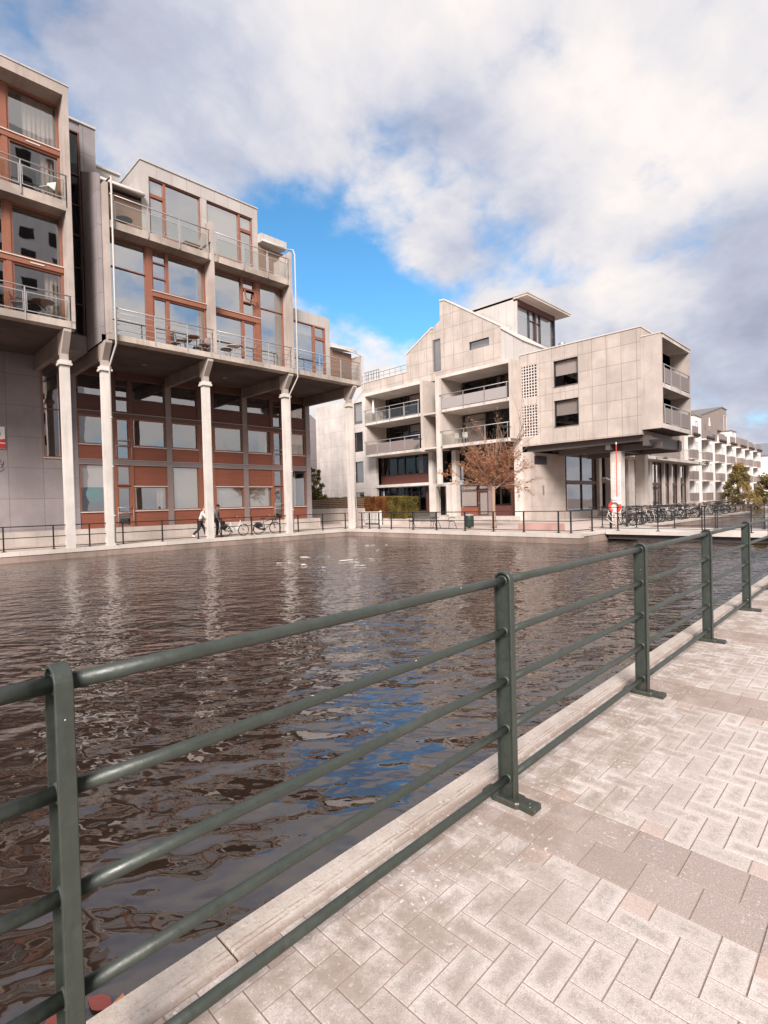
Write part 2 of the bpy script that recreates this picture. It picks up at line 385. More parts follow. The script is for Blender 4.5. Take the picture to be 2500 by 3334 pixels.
def bx(mb, face, c, u0, u1, d0, d1, v0, v1, mi=0):
    """box on a facade: u along it, d outwards from the plane c, v up. face 'Y' looks towards -Y, 'X' towards -X"""
    if face == 'Y': mb.box(u0, u1, c - d1, c - d0, v0, v1, mi)
    else: mb.box(c - d1, c - d0, u0, u1, v0, v1, mi)
def window(parent, face, c, u0, u1, v0, v1, fm, gm, fw=0.06, fd=0.06, mu=(), mv=(), blind=None, blind_mat='blind_fabric', curtain=None, name='window', rec=0.04, sub=()):
    f = MB()
    bx(f, face, c, u0, u0 + fw, -0.06, fd, v0, v1); bx(f, face, c, u1 - fw, u1, -0.06, fd, v0, v1)
    bx(f, face, c, u0 + fw, u1 - fw, -0.06, fd, v0, v0 + fw); bx(f, face, c, u0 + fw, u1 - fw, -0.06, fd, v1 - fw, v1)
    for m in mu: bx(f, face, c, m - fw * 0.5, m + fw * 0.5, -0.055, fd - 0.004, v0 + fw, v1 - fw)
    for m in mv:
        if isinstance(m, tuple): bx(f, face, c, m[1], m[2], -0.05, fd - 0.008, m[0] - fw * 0.4, m[0] + fw * 0.4)
        else: bx(f, face, c, u0 + fw, u1 - fw, -0.05, fd - 0.008, m - fw * 0.4, m + fw * 0.4)
    w = part(name, f, fm, parent)
    g = MB(); bx(g, face, c, u0 + fw * 0.5, u1 - fw * 0.5, -rec - 0.008, -rec, v0 + fw * 0.5, v1 - fw * 0.5)
    part('pane', g, gm, w)
    if blind:
        b = MB(); bx(b, face, c, u0 + fw, u1 - fw, -0.14, -0.125, v1 - fw - (v1 - v0 - 2 * fw) * blind, v1 - fw); part('blind', b, blind_mat, w)
    if curtain:
        for (a, b_) in curtain:
            k = MB(); n = max(8, int((b_ - a) / 0.05)); pts = []
            for i in range(n + 1):
                u = a + (b_ - a) * i / n; pts.append((u, -0.22 - 0.035 * math.sin(i * 1.9) - 0.02 * math.sin(i * 0.7)))
            for i in range(n):
                (ua, da), (ub, db) = pts[i], pts[i + 1]
                q = [(ua, da, v0 + 0.05), (ub, db, v0 + 0.05), (ub, db, v1 - 0.05), (ua, da, v1 - 0.05)]
                k.quad([(u, c - d, v) if face == 'Y' else (c - d, u, v) for u, d, v in q], 0, True)
            part('curtain', k, 'curtain_fabric', w)
    return w
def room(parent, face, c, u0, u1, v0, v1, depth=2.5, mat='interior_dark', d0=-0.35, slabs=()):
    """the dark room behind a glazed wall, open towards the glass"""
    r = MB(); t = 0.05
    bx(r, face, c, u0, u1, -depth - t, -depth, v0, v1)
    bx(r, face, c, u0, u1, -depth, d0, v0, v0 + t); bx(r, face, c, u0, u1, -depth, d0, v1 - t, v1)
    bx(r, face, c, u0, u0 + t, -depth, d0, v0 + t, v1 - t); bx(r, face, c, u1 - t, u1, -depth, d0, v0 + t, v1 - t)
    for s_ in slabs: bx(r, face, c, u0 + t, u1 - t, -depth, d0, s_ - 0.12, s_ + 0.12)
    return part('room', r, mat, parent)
def balcony_rail(parent, face, c, u0, u1, z0, h=1.15, posts=None, panel=None, n_mid=3, mat='steel_grey', d=0.0, pm=None, inset=0.1, frame_panels=True, r=0.016):
    k = MB()
    posts = posts or []
    for u in posts:
        bx(k, face, c, u - 0.022, u + 0.022, d - 0.02, d + 0.02, z0 - 0.3, z0 + h - 0.02)
    def rod(a, b, z, rr):
        if face == 'Y': k.tube([(a, c - d, z), (b, c - d, z)], rr, 6)
        else: k.tube([(c - d, a, z), (c - d, b, z)], rr, 6)
    rod(u0, u1, z0 + h, 0.028)
    if n_mid:
        for i in range(n_mid): rod(u0, u1, z0 + 0.16 + i * (h - 0.34) / max(1, n_mid - 1), 0.011)
    b = part('balcony_railing', k, mat, parent)
    if panel:
        q = MB(); ps = posts if len(posts) > 1 else [u0, u1]
        for i in range(len(ps) - 1):
            bx(q, face, c, ps[i] + 0.05, ps[i + 1] - 0.05, d - 0.008, d + 0.008, z0 + panel[0], z0 + panel[1])
        part('railing_panel', q, pm or 'panel_grey', b)
        if frame_panels:
            q = MB()
            for i in range(len(ps) - 1):
                a0, a1 = ps[i] + 0.05, ps[i + 1] - 0.05
                for (s0, s1, t0, t1) in ((a0, a0 + .025, panel[0], panel[1]), (a1 - .025, a1, panel[0], panel[1]), (a0 + .025, a1 - .025, panel[1] - .03, panel[1]), (a0 + .025, a1 - .025, panel[0], panel[0] + .03)):
                    bx(q, face, c, s0, s1, d - 0.012, d + 0.014, z0 + t0, z0 + t1)
            part('panel_frame', q, mat, b)
    return b
# ------------------------------------------------------------------ setting: water, quays, paving
ZW = -0.42
def water_mat():
    m, nt = new_mat('canal_water')
    g = nt.n('ShaderNodeNewGeometry'); p = nt.sep(g)
    a = nt.m('MULTIPLY', nt.m('ADD', p[0], nt.m('MULTIPLY', p[1], -1.0)), 0.7071)   # along the crests
    b = nt.m('MULTIPLY', nt.m('ADD', p[0], p[1]), 0.7071)
    q = nt.xyz(nt.m('MULTIPLY', a, 0.62), b, 0.0)
    far_ = nt.rng(nt.v('LENGTH', g, out=1), 3.5, 13.0, 1.0, 0.6)
    near_ = nt.rng(nt.v('LENGTH', g, out=1), 2.6, 8.5, 0.32, 1.7)
    w4 = nt.noise(nt.v('ADD', q, (3.3, 5.1, 2.0)), 14.0, 1, 0.4, 0.3)
    w1 = nt.noise(q, 2.7, 1.2, 0.4, 0.1)
    w2 = nt.noise(nt.v('ADD', q, (7.3, 2.1, 5.0)), 6.6, 1.5, 0.45, 0.12)
    w3 = nt.noise(nt.v('ADD', q, (1.3, 9.1, 8.0)), 0.95, 1, 0.4, 0.0)
    h = nt.m('ADD', nt.m('ADD', nt.m('ADD', nt.m('MULTIPLY', w1, nt.m('MULTIPLY', far_, 0.095)), nt.m('MULTIPLY', w2, nt.m('MULTIPLY', near_, 0.022))), nt.m('MULTIPLY', w4, nt.m('MULTIPLY', near_, 0.0045))), nt.m('MULTIPLY', w3, nt.m('MULTIPLY', far_, 0.09)))
    calm = nt.rng(nt.noise(g, 0.16, 3, 0.5), 0.35, 0.65, 0.6, 1.0)
    bmp = nt.n('ShaderNodeBump', {'Height': nt.m('MULTIPLY', h, calm), 'Strength': 1.0, 'Distance': 1.0})
    murk = nt.mix(nt.noise(g, 0.5, 3, 0.5), (0.022, 0.0135, 0.0098), (0.036, 0.023, 0.0165))
    bs = nt.n('ShaderNodeBsdfPrincipled', {'Base Color': murk, 'Roughness': 0.015, 'IOR': 1.62, 'Specular IOR Level': 1.0, 'Normal': bmp})
    nt.n('ShaderNodeOutputMaterial', {0: bs})
water_mat()
wb = MB(); wb.quad([(-120, 1.5, ZW), (420, 1.5, ZW), (420, 27, ZW), (-120, 27, ZW)])
struct('water', wb, 'canal_water')

def paver_mat():
    m, nt = new_mat('paving_stone')
    g = nt.n('ShaderNodeNewGeometry')
    t = nt.n('ShaderNodeAttribute', attribute_name='tint').node.outputs['Fac']
    k = nt.n('ShaderNodeAttribute', attribute_name='kind').node.outputs['Fac']
    uvn = nt.n('ShaderNodeUVMap', uv_map='UVMap'); uv = nt.sep(uvn)
    # dirt worn into the middle of each paver: uv is metres from its edges
    ed = nt.m('MINIMUM', uv[0], uv[1])
    nz = nt.noise(g, 30, 5, 0.7); bigz = nt.noise(g, 1.4, 4, 0.6); speck = nt.noise(g, 210, 3, 0.7); midz = nt.noise(g, 75, 3, 0.7)
    light = nt.mix(t, (0.515, 0.452, 0.415), (0.60, 0.535, 0.495))
    darks = nt.mix(t, (0.345, 0.275, 0.245), (0.395, 0.32, 0.288))
    pink = nt.mix(t, (0.47, 0.365, 0.31), (0.53, 0.425, 0.37))
    c = nt.mix(nt.m('MULTIPLY', nt.m('GREATER_THAN', k, 0.5), 1.0), light, darks)
    c = nt.mix(nt.m('GREATER_THAN', k, 1.5), c, pink)
    wear = nt.m('MULTIPLY', nt.rng(ed, 0.008, 0.040), nt.rng(nt.m('ADD', nz, nt.m('MULTIPLY', nt.m('ADD', bigz, nt.m('MULTIPLY', t, 0.22)), 0.8)), 0.80, 1.14))
    c = nt.mix(nt.m('MULTIPLY', wear, nt.m('MULTIPLY', nt.m('LESS_THAN', k, 0.5), 0.62)), c, (0.30, 0.245, 0.215))
    c = nt.mix(nt.m('MULTIPLY', nt.rng(midz, 0.48, 0.70), 0.38), c, (0.27, 0.21, 0.18))
    c = nt.mix(nt.m('MULTIPLY', nt.rng(speck, 0.55, 0.66), 0.5), c, (0.78, 0.73, 0.69))
    c = nt.mix(nt.m('MULTIPLY', nt.rng(speck, 0.45, 0.36), 0.45), c, (0.20, 0.155, 0.13))
    # dirt and lichen along the railing
    y = nt.sep(g)[1]
    near = nt.m('MULTIPLY', nt.rng(y, 0.55, 1.5), nt.rng(nt.noise(g, 5, 5, 0.65), 0.36, 0.6))
    c = nt.mix(nt.m('MULTIPLY', near, 0.72), c, (0.27, 0.205, 0.165))
    lich = nt.m('MULTIPLY', nt.rng(nt.noise(g, 42, 3, 0.55), 0.60, 0.66), nt.m('ADD', nt.m('MULTIPLY', nt.rng(nt.noise(g, 2.2, 3, 0.6), 0.48, 0.60), 0.7), nt.m('MULTIPLY', nt.rng(y, 0.9, 1.4), 0.5)))
    c = nt.mix(nt.m('MULTIPLY', lich, 0.75), c, (0.66, 0.62, 0.57))
    finish(nt, Base_Color=c, Roughness=0.88, Specular_IOR_Level=0.25, bump=(nt.m('ADD', nz, nt.m('MULTIPLY', speck, 0.5)), 0.35, 0.004))
paver_mat()
plain('joint_sand', (0.29, 0.225, 0.195), 0.95, 0, 0.35, 40, 0.4)
def kerb_mat():
    m, nt = new_mat('kerb_stone')
    g = nt.n('ShaderNodeNewGeometry'); p = nt.sep(g)
    yy = nt.m('SUBTRACT', p[1], nt.m('MULTIPLY', p[0], 0.016))
    big = nt.noise(g, 3.2, 6, 0.65); fine = nt.noise(g, 60, 5, 0.7); speck = nt.noise(g, 240, 2, 0.6)
    c = nt.mix(nt.rng(big, 0.3, 0.7), (0.46, 0.385, 0.33), (0.61, 0.535, 0.475))
    c = nt.mix(nt.m('MULTIPLY', nt.rng(fine, 0.50, 0.72), 0.55), c, (0.30, 0.225, 0.175))
    jit = nt.m('MULTIPLY', nt.m('SUBTRACT', nt.noise(g, 9, 5, 0.7), 0.5), 0.03)
    y2 = nt.m('ADD', yy, jit)
    edge = nt.rng(y2, 1.690, 1.722, 1.0, 0.0)
    c = nt.mix(nt.m('MULTIPLY', edge, 0.55), c, (0.25, 0.18, 0.14))
    for g0 in (1.728, 1.752):
        gr = nt.rng(nt.m('ABSOLUTE', nt.m('SUBTRACT', nt.m('ADD', yy, nt.m('MULTIPLY', jit, 0.25)), g0)), 0.0012, 0.006, 1.0, 0.0)
        c = nt.mix(nt.m('MULTIPLY', gr, nt.m('MULTIPLY', nt.rng(nt.noise(g, 5, 4, 0.6), 0.35, 0.6), 0.75)), c, (0.24, 0.165, 0.12))
    lich = nt.rng(nt.noise(g, 26, 3, 0.55), 0.62, 0.68)
    c = nt.mix(nt.m('MULTIPLY', lich, 0.6), c, (0.68, 0.63, 0.57))
    c = nt.mix(nt.m('MULTIPLY', nt.rng(speck, 0.57, 0.68), 0.35), c, (0.22, 0.16, 0.13))
    wet = nt.rng(p[2], -0.10, -0.3)
    c = nt.mix(nt.m('MULTIPLY', wet, 0.8), c, (0.06, 0.045, 0.035))
    finish(nt, Base_Color=c, Roughness=0.88, Specular_IOR_Level=0.25, bump=(nt.m('ADD', fine, nt.m('MULTIPLY', big, 1.5)), 0.5, 0.008))
kerb_mat()
plain('kerb_dirt', (0.16, 0.105, 0.08), 0.95, 0, 0.4, 30, 0.5)
SK = 0.016     # the near quay runs very slightly off the far one
def rotp(x, y): return (x, y + SK * x)
pm = MB()
def paver(x0, x1, y0, y1, k):
    j = 0.0022; x0 += j; x1 -= j; y0 += j; y1 -= j
    t = random.random(); dz = random.uniform(-0.0009, 0.0009); c = 0.0018
    o = [(x0, y0), (x1, y0), (x1, y1), (x0, y1)]; i_ = [(x0 + c, y0 + c), (x1 - c, y0 + c), (x1 - c, y1 - c), (x0 + c, y1 - c)]
    tilt = random.uniform(-0.0009, 0.0009)
    O = [(*rotp(*p), -0.006 + dz) for p in o]; I = [(*rotp(*p), dz + tilt * (1 if n in (0, 1) else -1)) for n, p in enumerate(i_)]
    B = [(*rotp(*p), -0.014) for p in o]
    w, h = (x1 - x0), (y1 - y0); cx, cy = (x0 + x1) / 2, (y0 + y1) / 2
    # top split in four so that uv can hold the distance to the edges
    C = (*rotp(cx, cy), dz)
    mids = [(*rotp(cx, y0 + c), I[0][2]), (*rotp(x1 - c, cy), dz), (*rotp(cx, y1 - c), I[2][2]), (*rotp(x0 + c, cy), dz)]
    hw, hh = w / 2, h / 2
    pm.quad([I[0], mids[0], C, mids[3]], 0, False, (t, k), [(0, 0), (hw, 0), (hw, hh), (0, hh)])
    pm.quad([mids[0], I[1], mids[1], C], 0, False, (t, k), [(hw, 0), (0, 0), (0, hh), (hw, hh)])
    pm.quad([C, mids[1], I[2], mids[2]], 0, False, (t, k), [(hw, hh), (0, hh), (0, 0), (hw, 0)])
    pm.quad([mids[3], C, mids[2], I[3]], 0, False, (t, k), [(0, hh), (hw, hh), (hw, 0), (0, 0)])
    z0 = [(0, 0)] * 4
    for n in range(4):
        m_ = (n + 1) % 4
        pm.quad([O[n], O[m_], I[m_], I[n]], 0, False, (t, k), z0)
        pm.quad([B[n], B[m_], O[m_], O[n]], 0, False, (t, k), z0)
u = 0.1103
bands = [2.41 + 2.31 * i for i in range(-2, 9)]
Y1 = 1.683
ny = 46
def seg(a, b):
    n = max(1, round((b - a) / u)); s = (b - a) / n
    for ix in range(n):
        for iy in range(ny):
            k = (ix - iy) % 4
            x = a + ix * s; y = Y1 - (iy + 1) * u
            if k == 0:
                if ix + 1 < n: paver(x, x + 2 * s, y, y + u, 0.0)
                else: paver(x, x + s, y, y + u, 2.0)
            elif k == 1 and ix == 0: paver(x, x + s, y, y + u, 2.0)
            elif k == 3:      # a stone two cells deep, towards -y
                paver(x, x + s, y - u, y + u, 0.0) if iy + 1 < ny else paver(x, x + s, y, y + u, 2.0)
            elif k == 2 and iy == 0: paver(x, x + s, y, y + u, 2.0)
edge = -3.6
for bc in bands:
    seg(edge, bc - 0.2205) if bc - 0.2205 > edge + 0.3 else None
    for r_ in (0, 1):
        for iy in range(ny // 2 + 1):
            off = 0.0 if r_ else 0.11
            y = Y1 - off * 0 - (iy + 1) * 0.2206 + (0.1 if r_ else 0.0)
            paver(bc - 0.2205 + r_ * 0.2205, bc + r_ * 0.2205, y, min(y + 0.2206, Y1), 1.0)
    edge = bc + 0.2205
for kx in range(-1, 12):      # pale pad under each railing post
    px_ = 0.352 + 2.071 * kx; y0, y1, x0, x1 = 1.30, 1.62, px_ - .095, px_ + .115
    q_ = [(*rotp(x0, y0), .0035), (*rotp(x1, y0), .0035), (*rotp(x1, y1), .0035), (*rotp(x0, y1), .0035)]
    pm.quad(q_, 0, False, (0.9, 0.0), [(0.02, 0.02)] * 4)
    for n in range(4): m_ = (n + 1) % 4; pm.quad([(q_[n][0], q_[n][1], -.002), (q_[m_][0], q_[m_][1], -.002), q_[m_], q_[n]], 0, False, (0.2, 0.0), [(0, 0)] * 4)
struct('pavement', pm, 'paving_stone')
# bedding under the stones and the promenade reaching away on this side
gb = MB(); gb.quad([(-600, -600, -0.0036), (700, -600, -0.0036), (700, 1.70, -0.0036), (-600, 1.70, -0.0036)])
struct('ground', gb, 'joint_sand')
def far_pave():
    m, nt = new_mat('far_paving')
    g = nt.n('ShaderNodeNewGeometry')
    br = nt.n('ShaderNodeTexBrick', {'Vector': g, 'Color1': (0.50, 0.41, 0.36, 1), 'Color2': (0.57, 0.48, 0.42, 1), 'Mortar': (0.34, 0.26, 0.22, 1), 'Scale': 1.0, 'Mortar Size': 0.012, 'Brick Width': 0.6, 'Row Height': 0.4})
    c = nt.mix(nt.m('MULTIPLY', nt.rng(nt.noise(g, 0.8, 5, 0.6), 0.4, 0.7), 0.4), br, (0.40, 0.31, 0.26))
    finish(nt, Base_Color=c, Roughness=0.9)
far_pave()
YQ = 25.6; XQ = 22.45; YC = 10.35
fp = MB()
fp.quad([(-120, YQ + .38, 0), (XQ + .38, YQ + .38, 0), (XQ + .38, 700, 0), (-120, 700, 0)])
fp.quad([(XQ + .38, YC + .35, 0), (57, YC + .35, 0), (57, 700, 0), (XQ + .38, 700, 0)])
fp.quad([(57, 17.2, 0), (700, 17.2, 0), (700, 700, 0), (57, 700, 0)])
struct('quay_paving', fp, 'far_paving')
# pale coping of the far quays, on a darker wet wall
cp = MB()
cp.box(-120, XQ, YQ, YQ + .38, -.16, 0.02); cp.box(XQ, XQ + .38, YC, YQ + .38, -.16, 0.02); cp.box(XQ + .38, 57, YC, YC + .35, -.10, 0.02)
struct('quay_edge', cp, 'quay_pale')
cw = MB()
cw.box(-120, XQ + .03, YQ + .03, YQ + .3, -1.2, -.16); cw.box(XQ + .03, XQ + .3, YC + .03, YQ + .03, -1.2, -.16); cw.box(XQ + .3, 57, YC + .03, YC + .3, -1.2, -.10)
cw.box(56.7, 57, YC + .3, 17.2, -1.2, 0.0); cw.box(57, 420, 17.2, 17.5, -1.2, 0.02)
struct('canal_wall', cw, 'canal_wall')
# near kerb
kb = MB(); x = -3.0; i = 0
while x < 60:
    L = 0.98
    y0 = 1.685 + SK * min(x, 20); y1 = 1.685 + SK * min(x + L, 20); wd = 0.165
    g_ = 0.004
    for (a0, a1, zt) in ((0.0, wd, 0.004),):
        pts = [(x + g_, y0), (x + L - g_, y1), (x + L - g_, y1 + wd), (x + g_, y0 + wd)]
        ch = 0.012
        top = [(pts[0][0] + .004, pts[0][1] + .004, zt), (pts[1][0] - .004, pts[1][1] + .004, zt), (pts[2][0] - .004, pts[2][1] - ch, zt), (pts[3][0] + .004, pts[3][1] - ch, zt)]
        mid = [(p[0], p[1], zt - ch) for p in pts]; bot = [(p[0], p[1], -0.9) for p in pts]
        kb.quad(top)
        for n in range(4):
            m_ = (n + 1) % 4
            kb.quad([mid[n], mid[m_], top[m_], top[n]]); kb.quad([bot[n], bot[m_], mid[m_], mid[n]])
    x += L; i += 1
struct('kerb', kb, 'kerb_stone')

# ------------------------------------------------------------------ near railing: round bars through I-shaped cast posts
def green_paint():
    m, nt = new_mat('railing_paint')
    g = nt.n('ShaderNodeNewGeometry')
    nz = nt.noise(g, 22, 4, 0.6); sp = nt.noise(g, 60, 3, 0.6)
    c = nt.mix(nz, (0.024, 0.031, 0.024), (0.039, 0.049, 0.038))
    c = nt.mix(nt.m('MULTIPLY', nt.rng(nt.noise(g, 5, 4, 0.6), 0.5, 0.75), 0.35), c, (0.070, 0.078, 0.064))
    zr = nt.sep(g)[2]
    rust = nt.m('MULTIPLY', nt.rng(zr, 0.16, 0.02), nt.rng(nt.noise(g, 38, 5, 0.7), 0.50, 0.66))
    c = nt.mix(nt.m('MULTIPLY', rust, 0.65), c, (0.10, 0.042, 0.022))
    grime = nt.noise(nt.v('MULTIPLY', g, (30, 30, 4)), 1.0, 4, 0.65)
    c = nt.mix(nt.m('MULTIPLY', nt.rng(grime, 0.52, 0.75), 0.5), c, (0.016, 0.016, 0.013))
    chip = nt.rng(nt.noise(g, 34, 2, 0.5), 0.765, 0.775)
    c = nt.mix(chip, c, (0.62, 0.58, 0.52))
    finish(nt, Base_Color=c, Roughness=nt.rng(nz, 0.3, 0.7, 0.38, 0.56), Specular_IOR_Level=0.7, bump=(nt.m('ADD', nt.noise(g, 45, 3, 0.5), nt.m('MULTIPLY', sp, 0.4)), 0.22, 0.006))
green_paint()
nr = thing('quay_railing', 'dark green tubular metal railing with five bars beside the paved path in front', 'railing', (0.4, 1.51, 0))
def ry(x): return 1.498 + 0.0165 * x
posts_x = [0.352 + 2.071 * i for i in range(-1, 13)]
ZR = (1.175, 0.905, 0.645, 0.39, 0.125)
for z in ZR:
    b = MB(); r = 0.0215 if z > 1 else 0.0195
    xs = [-1.68 + k * 0.5 for k in range(54)]
    for a, c_ in zip(posts_x[:-1], posts_x[1:]):
        n = 6
        b.tube([(a + (c_ - a) * k / n, ry(a + (c_ - a) * k / n), z + 0.0012 * math.sin(k * 2.1 + a + z * 9)) for k in range(n + 1)], r, 20)
    part('rail', b, 'railing_paint', nr)
hw = 0.021; dp = 0.05; th = 0.009
for px_ in posts_x:
    y = ry(px_); b = MB()
    zt = 1.175; R = dp; n = 12
    # flat bar bent into an upside-down U: front flange, round top, back flange
    prof_o = [(y - dp, 0.02)] + [(y - R * math.cos(math.pi * k / n), zt + R * math.sin(math.pi * k / n)) for k in range(n + 1)] + [(y + dp, 0.02)]
    prof_i = [(y - dp + th, 0.02)] + [(y - (R - th) * math.cos(math.pi * k / n), zt + (R - th) * math.sin(math.pi * k / n)) for k in range(n + 1)] + [(y + dp - th, 0.02)]
    m = len(prof_o); e = 0.0025
    for k in range(m - 1):
        (a0, a1), (b0, b1) = (prof_o[k], prof_o[k + 1]), (prof_i[k], prof_i[k + 1])
        sm = 1 <= k <= n
        b.quad([(px_ - hw + e, *a0), (px_ + hw - e, *a0), (px_ + hw - e, *a1), (px_ - hw + e, *a1)], 0, sm)
        b.quad([(px_ + hw, *b0), (px_ - hw, *b0), (px_ - hw, *b1), (px_ + hw, *b1)], 0, sm)
        def inn(p, q): d = Vector((q[0] - p[0], q[1] - p[1])); d.normalize(); return (p[0] + d.x * e, p[1] + d.y * e)
        ai0, ai1 = inn(a0, b0), inn(a1, b1)
        for sgn in (-1, 1):
            q1 = [(px_ + sgn * (hw - e), *a0), (px_ + sgn * (hw - e), *a1), (px_ + sgn * hw, *ai1), (px_ + sgn * hw, *ai0)]
            q2 = [(px_ + sgn * hw, *ai0), (px_ + sgn * hw, *ai1), (px_ + sgn * hw, *b1), (px_ + sgn * hw, *b0)]
            b.quad(q1 if sgn < 0 else q1[::-1], 0, False); b.quad(q2 if sgn < 0 else q2[::-1], 0, False)
    b.box(px_ - 0.005, px_ + 0.005, y - dp + th, y + dp - th, 0.02, zt)     # web
    pz = [(y - (R - th) * math.cos(math.pi * k / n), zt + (R - th) * math.sin(math.pi * k / n)) for k in range(n + 1)]
    b.prism(pz, 'X', px_ - 0.005, px_ + 0.005)
    post = part('post', b, 'railing_paint', nr)
    for z in ZR:
        c = MB(); r = 0.0265
        c.tube([(px_ - 0.017, y, z), (px_ - 0.014, y, z), (px_ - 0.006, y, z), (px_ + 0.006, y, z), (px_ + 0.014, y, z), (px_ + 0.017, y, z)], [r - .004, r, r + .001, r + .001, r, r - .004], 18)
        part('collar', c, 'railing_paint', post)
    f = MB(); z1 = 0.036
    out = [(y - 0.165, -.045), (y - 0.165, .045), (y - 0.085, .038), (y - 0.07, .052), (y + 0.07, .052), (y + 0.085, .036), (y + 0.14, .036), (y + 0.14, -.036), (y + 0.085, -.036), (y + 0.07, -.052), (y - 0.07, -.052), (y - 0.085, -.038)]
    ctr_y = y
    low = [(px_ + q[1], q[0]) for q in out]; up = [(px_ + q[1] * 0.9, ctr_y + (q[0] - ctr_y) * 0.965) for q in out]
    nn = len(low)
    for k in range(nn):
        k2 = (k + 1) % nn
        f.quad([(*low[k2], 0.0), (*low[k], 0.0), (*low[k], z1 - .008), (*low[k2], z1 - .008)][::-1]); f.quad([(*low[k2], z1 - .008), (*low[k], z1 - .008), (*up[k], z1), (*up[k2], z1)][::-1])
    f.quad([(*p, z1) for p in up][::-1] if False else [(*p, z1) for p in up])
    f.sphere((px_ + 0.0, y - 0.125, z1), 0.011, 8, 0, (1, 1, 0.7)); f.sphere((px_ + 0.0, y + 0.11, z1), 0.011, 8, 0, (1, 1, 0.7))
    part('base_plate', f, 'railing_paint', post)
# ------------------------------------------------------------------ left: two blocks on columns over the quay
YF, YG, YW, YCOL = 25.1, 30.5, 25.85, 25.78      # balcony edge, ground-floor facade, upper glazing, column line
def column(parent, x, top=9.1):
    c = MB(); w = 0.165
    c.prism([(x - w, YCOL - w), (x + w, YCOL - w), (x + w, YCOL + w), (x - w, YCOL + w)], 'Z', 0.02, 7.84)
    col = part('column', c, 'concrete_column', parent)
    k = MB(); k.box(x - .25, x + .25, YCOL - .25, YCOL + .25, 7.84, 7.93); k.box(x - .22, x + .22, YCOL - .22, YCOL + .22, 7.93, 8.05); part('capital', k, 'concrete_column', col)
    k = MB(); k.box(x - .14, x + .14, YCOL - .15, YCOL + .15, 8.05, 8.32)
    k.prism([(YCOL - .15, 8.32), (YCOL + .3, 8.32), (YCOL + .3, top), (YF + .02, top), (YF + .02, top - .10)], 'X', x - .14, x + .14)
    part('bracket', k, 'concrete_weathered', col)
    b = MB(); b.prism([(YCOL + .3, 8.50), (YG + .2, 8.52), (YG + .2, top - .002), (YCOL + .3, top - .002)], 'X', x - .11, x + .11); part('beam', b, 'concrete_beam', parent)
def downpipe(parent, x, y, pts, r=0.040):
    d = MB(); d.tube(pts, r, 10)
    for p in pts[1:-1]: d.sphere(p, r * 1.08, 8)
    z = pts[-1][2] + 1.2
    while z < 7.5: d.tube([(pts[-1][0], pts[-1][1], z), (pts[-1][0], pts[-1][1], z + .06)], r * 1.25, 10); z += 2.2
    return part('downpipe', d, 'pipe_grey', parent)

A2 = thing('apartment_building', 'weathered concrete block with red-brown wood facade, raised on four slim pale columns', 'building', (15.7, 30, 0), group=None)
for x in (8.28, 13.08, 17.98, 22.88): column(A2, x)
# --- upper floor slab, soffit
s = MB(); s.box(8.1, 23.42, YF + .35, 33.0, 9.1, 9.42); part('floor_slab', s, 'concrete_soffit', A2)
s = MB()
s.prism([(YF, 9.16), (YF + .35, 9.10), (YF + .35, 9.42), (YF, 9.42)], 'X', 8.28, 23.42); part('slab_edge', s, 'concrete_slab_edge', A2)
# fins between the flats
def fin(x0, x1, z0, z1, yb=YW + .25, slope=True, mat='concrete_weathered', y0=YF - .01):
    f = MB(); f.box(x0, x1, y0, yb, z0, z1); return part('fin_wall', f, mat, A2)
fin(8.27, 8.45, 9.43, 16.05); fin(13.27, 13.43, 9.43, 15.0); fin(18.04, 18.22, 9.43, 16.0); fin(23.3, 23.44, 9.43, 11.05)
f = MB(); f.prism([(YF - .01, 15.002), (YW + .6, 15.002), (YW + .6, 15.2), (YF + .42, 16.05), (YF - .01, 16.05)], 'X', 13.2, 13.46); part('fin_wall', f, 'concrete_weathered', A2)
# upper balcony slabs
for (a, b) in ((8.45, 13.27), (13.43, 18.04)):
    q = MB(); q.prism([(YF + .03, 14.12), (YW + .9, 14.06), (YW + .9, 14.45), (YF + .03, 14.45)], 'X', a, b); part('balcony_slab', q, 'concrete_slab_edge', A2)
# two-storey glazing of bay one
y = YW
window(A2, 'Y', y, 8.47, 10.28, 9.43, 14.06, 'wood_frame', 'glass_sky', 0.05, 0.05, mv=[12.72])
p = MB(); p.box(10.28, 10.54, y - .09, y + .06, 9.43, 14.06); part('timber_post', p, 'wood_frame', A2)
p = MB(); p.box(10.54, 13.24, y - .12, y + .05, 11.80, 12.03); part('timber_beam', p, 'wood_frame', A2)
p = MB(); p.box(10.5, 13.25, y - .16, y - .02, 12.03, 12.06); part('beam_flashing', p, 'white_trim', A2)
window(A2, 'Y', y, 10.54, 11.28, 12.06, 14.06, 'wood_frame', 'glass_sky', 0.07, 0.05, mv=[13.45, 12.74])
window(A2, 'Y', y, 11.28, 13.24, 12.06, 14.06, 'wood_frame', 'glass_sky', 0.08, 0.05, curtain=[(12.86, 13.18)])
def balcony_door(u0, u1, v0, v1, par=A2, g='glass_sky', yy=None):
    d = window(par, 'Y', yy or y, u0, u1, v0, v1, 'wood_frame', g, 0.09, 0.045, name='balcony_door')
    h = MB(); h.box(u1 - .08, u1 - .05, (yy or y) - .10, (yy or y) - .045, v0 + .95, v0 + 1.10); part('handle', h, 'chrome', d)
balcony_door(10.54, 11.28, 9.43, 11.80)
window(A2, 'Y', y, 11.28, 13.24, 9.43, 11.80, 'wood_frame', 'glass_sky', 0.08, 0.05, curtain=[(12.86, 13.18)])
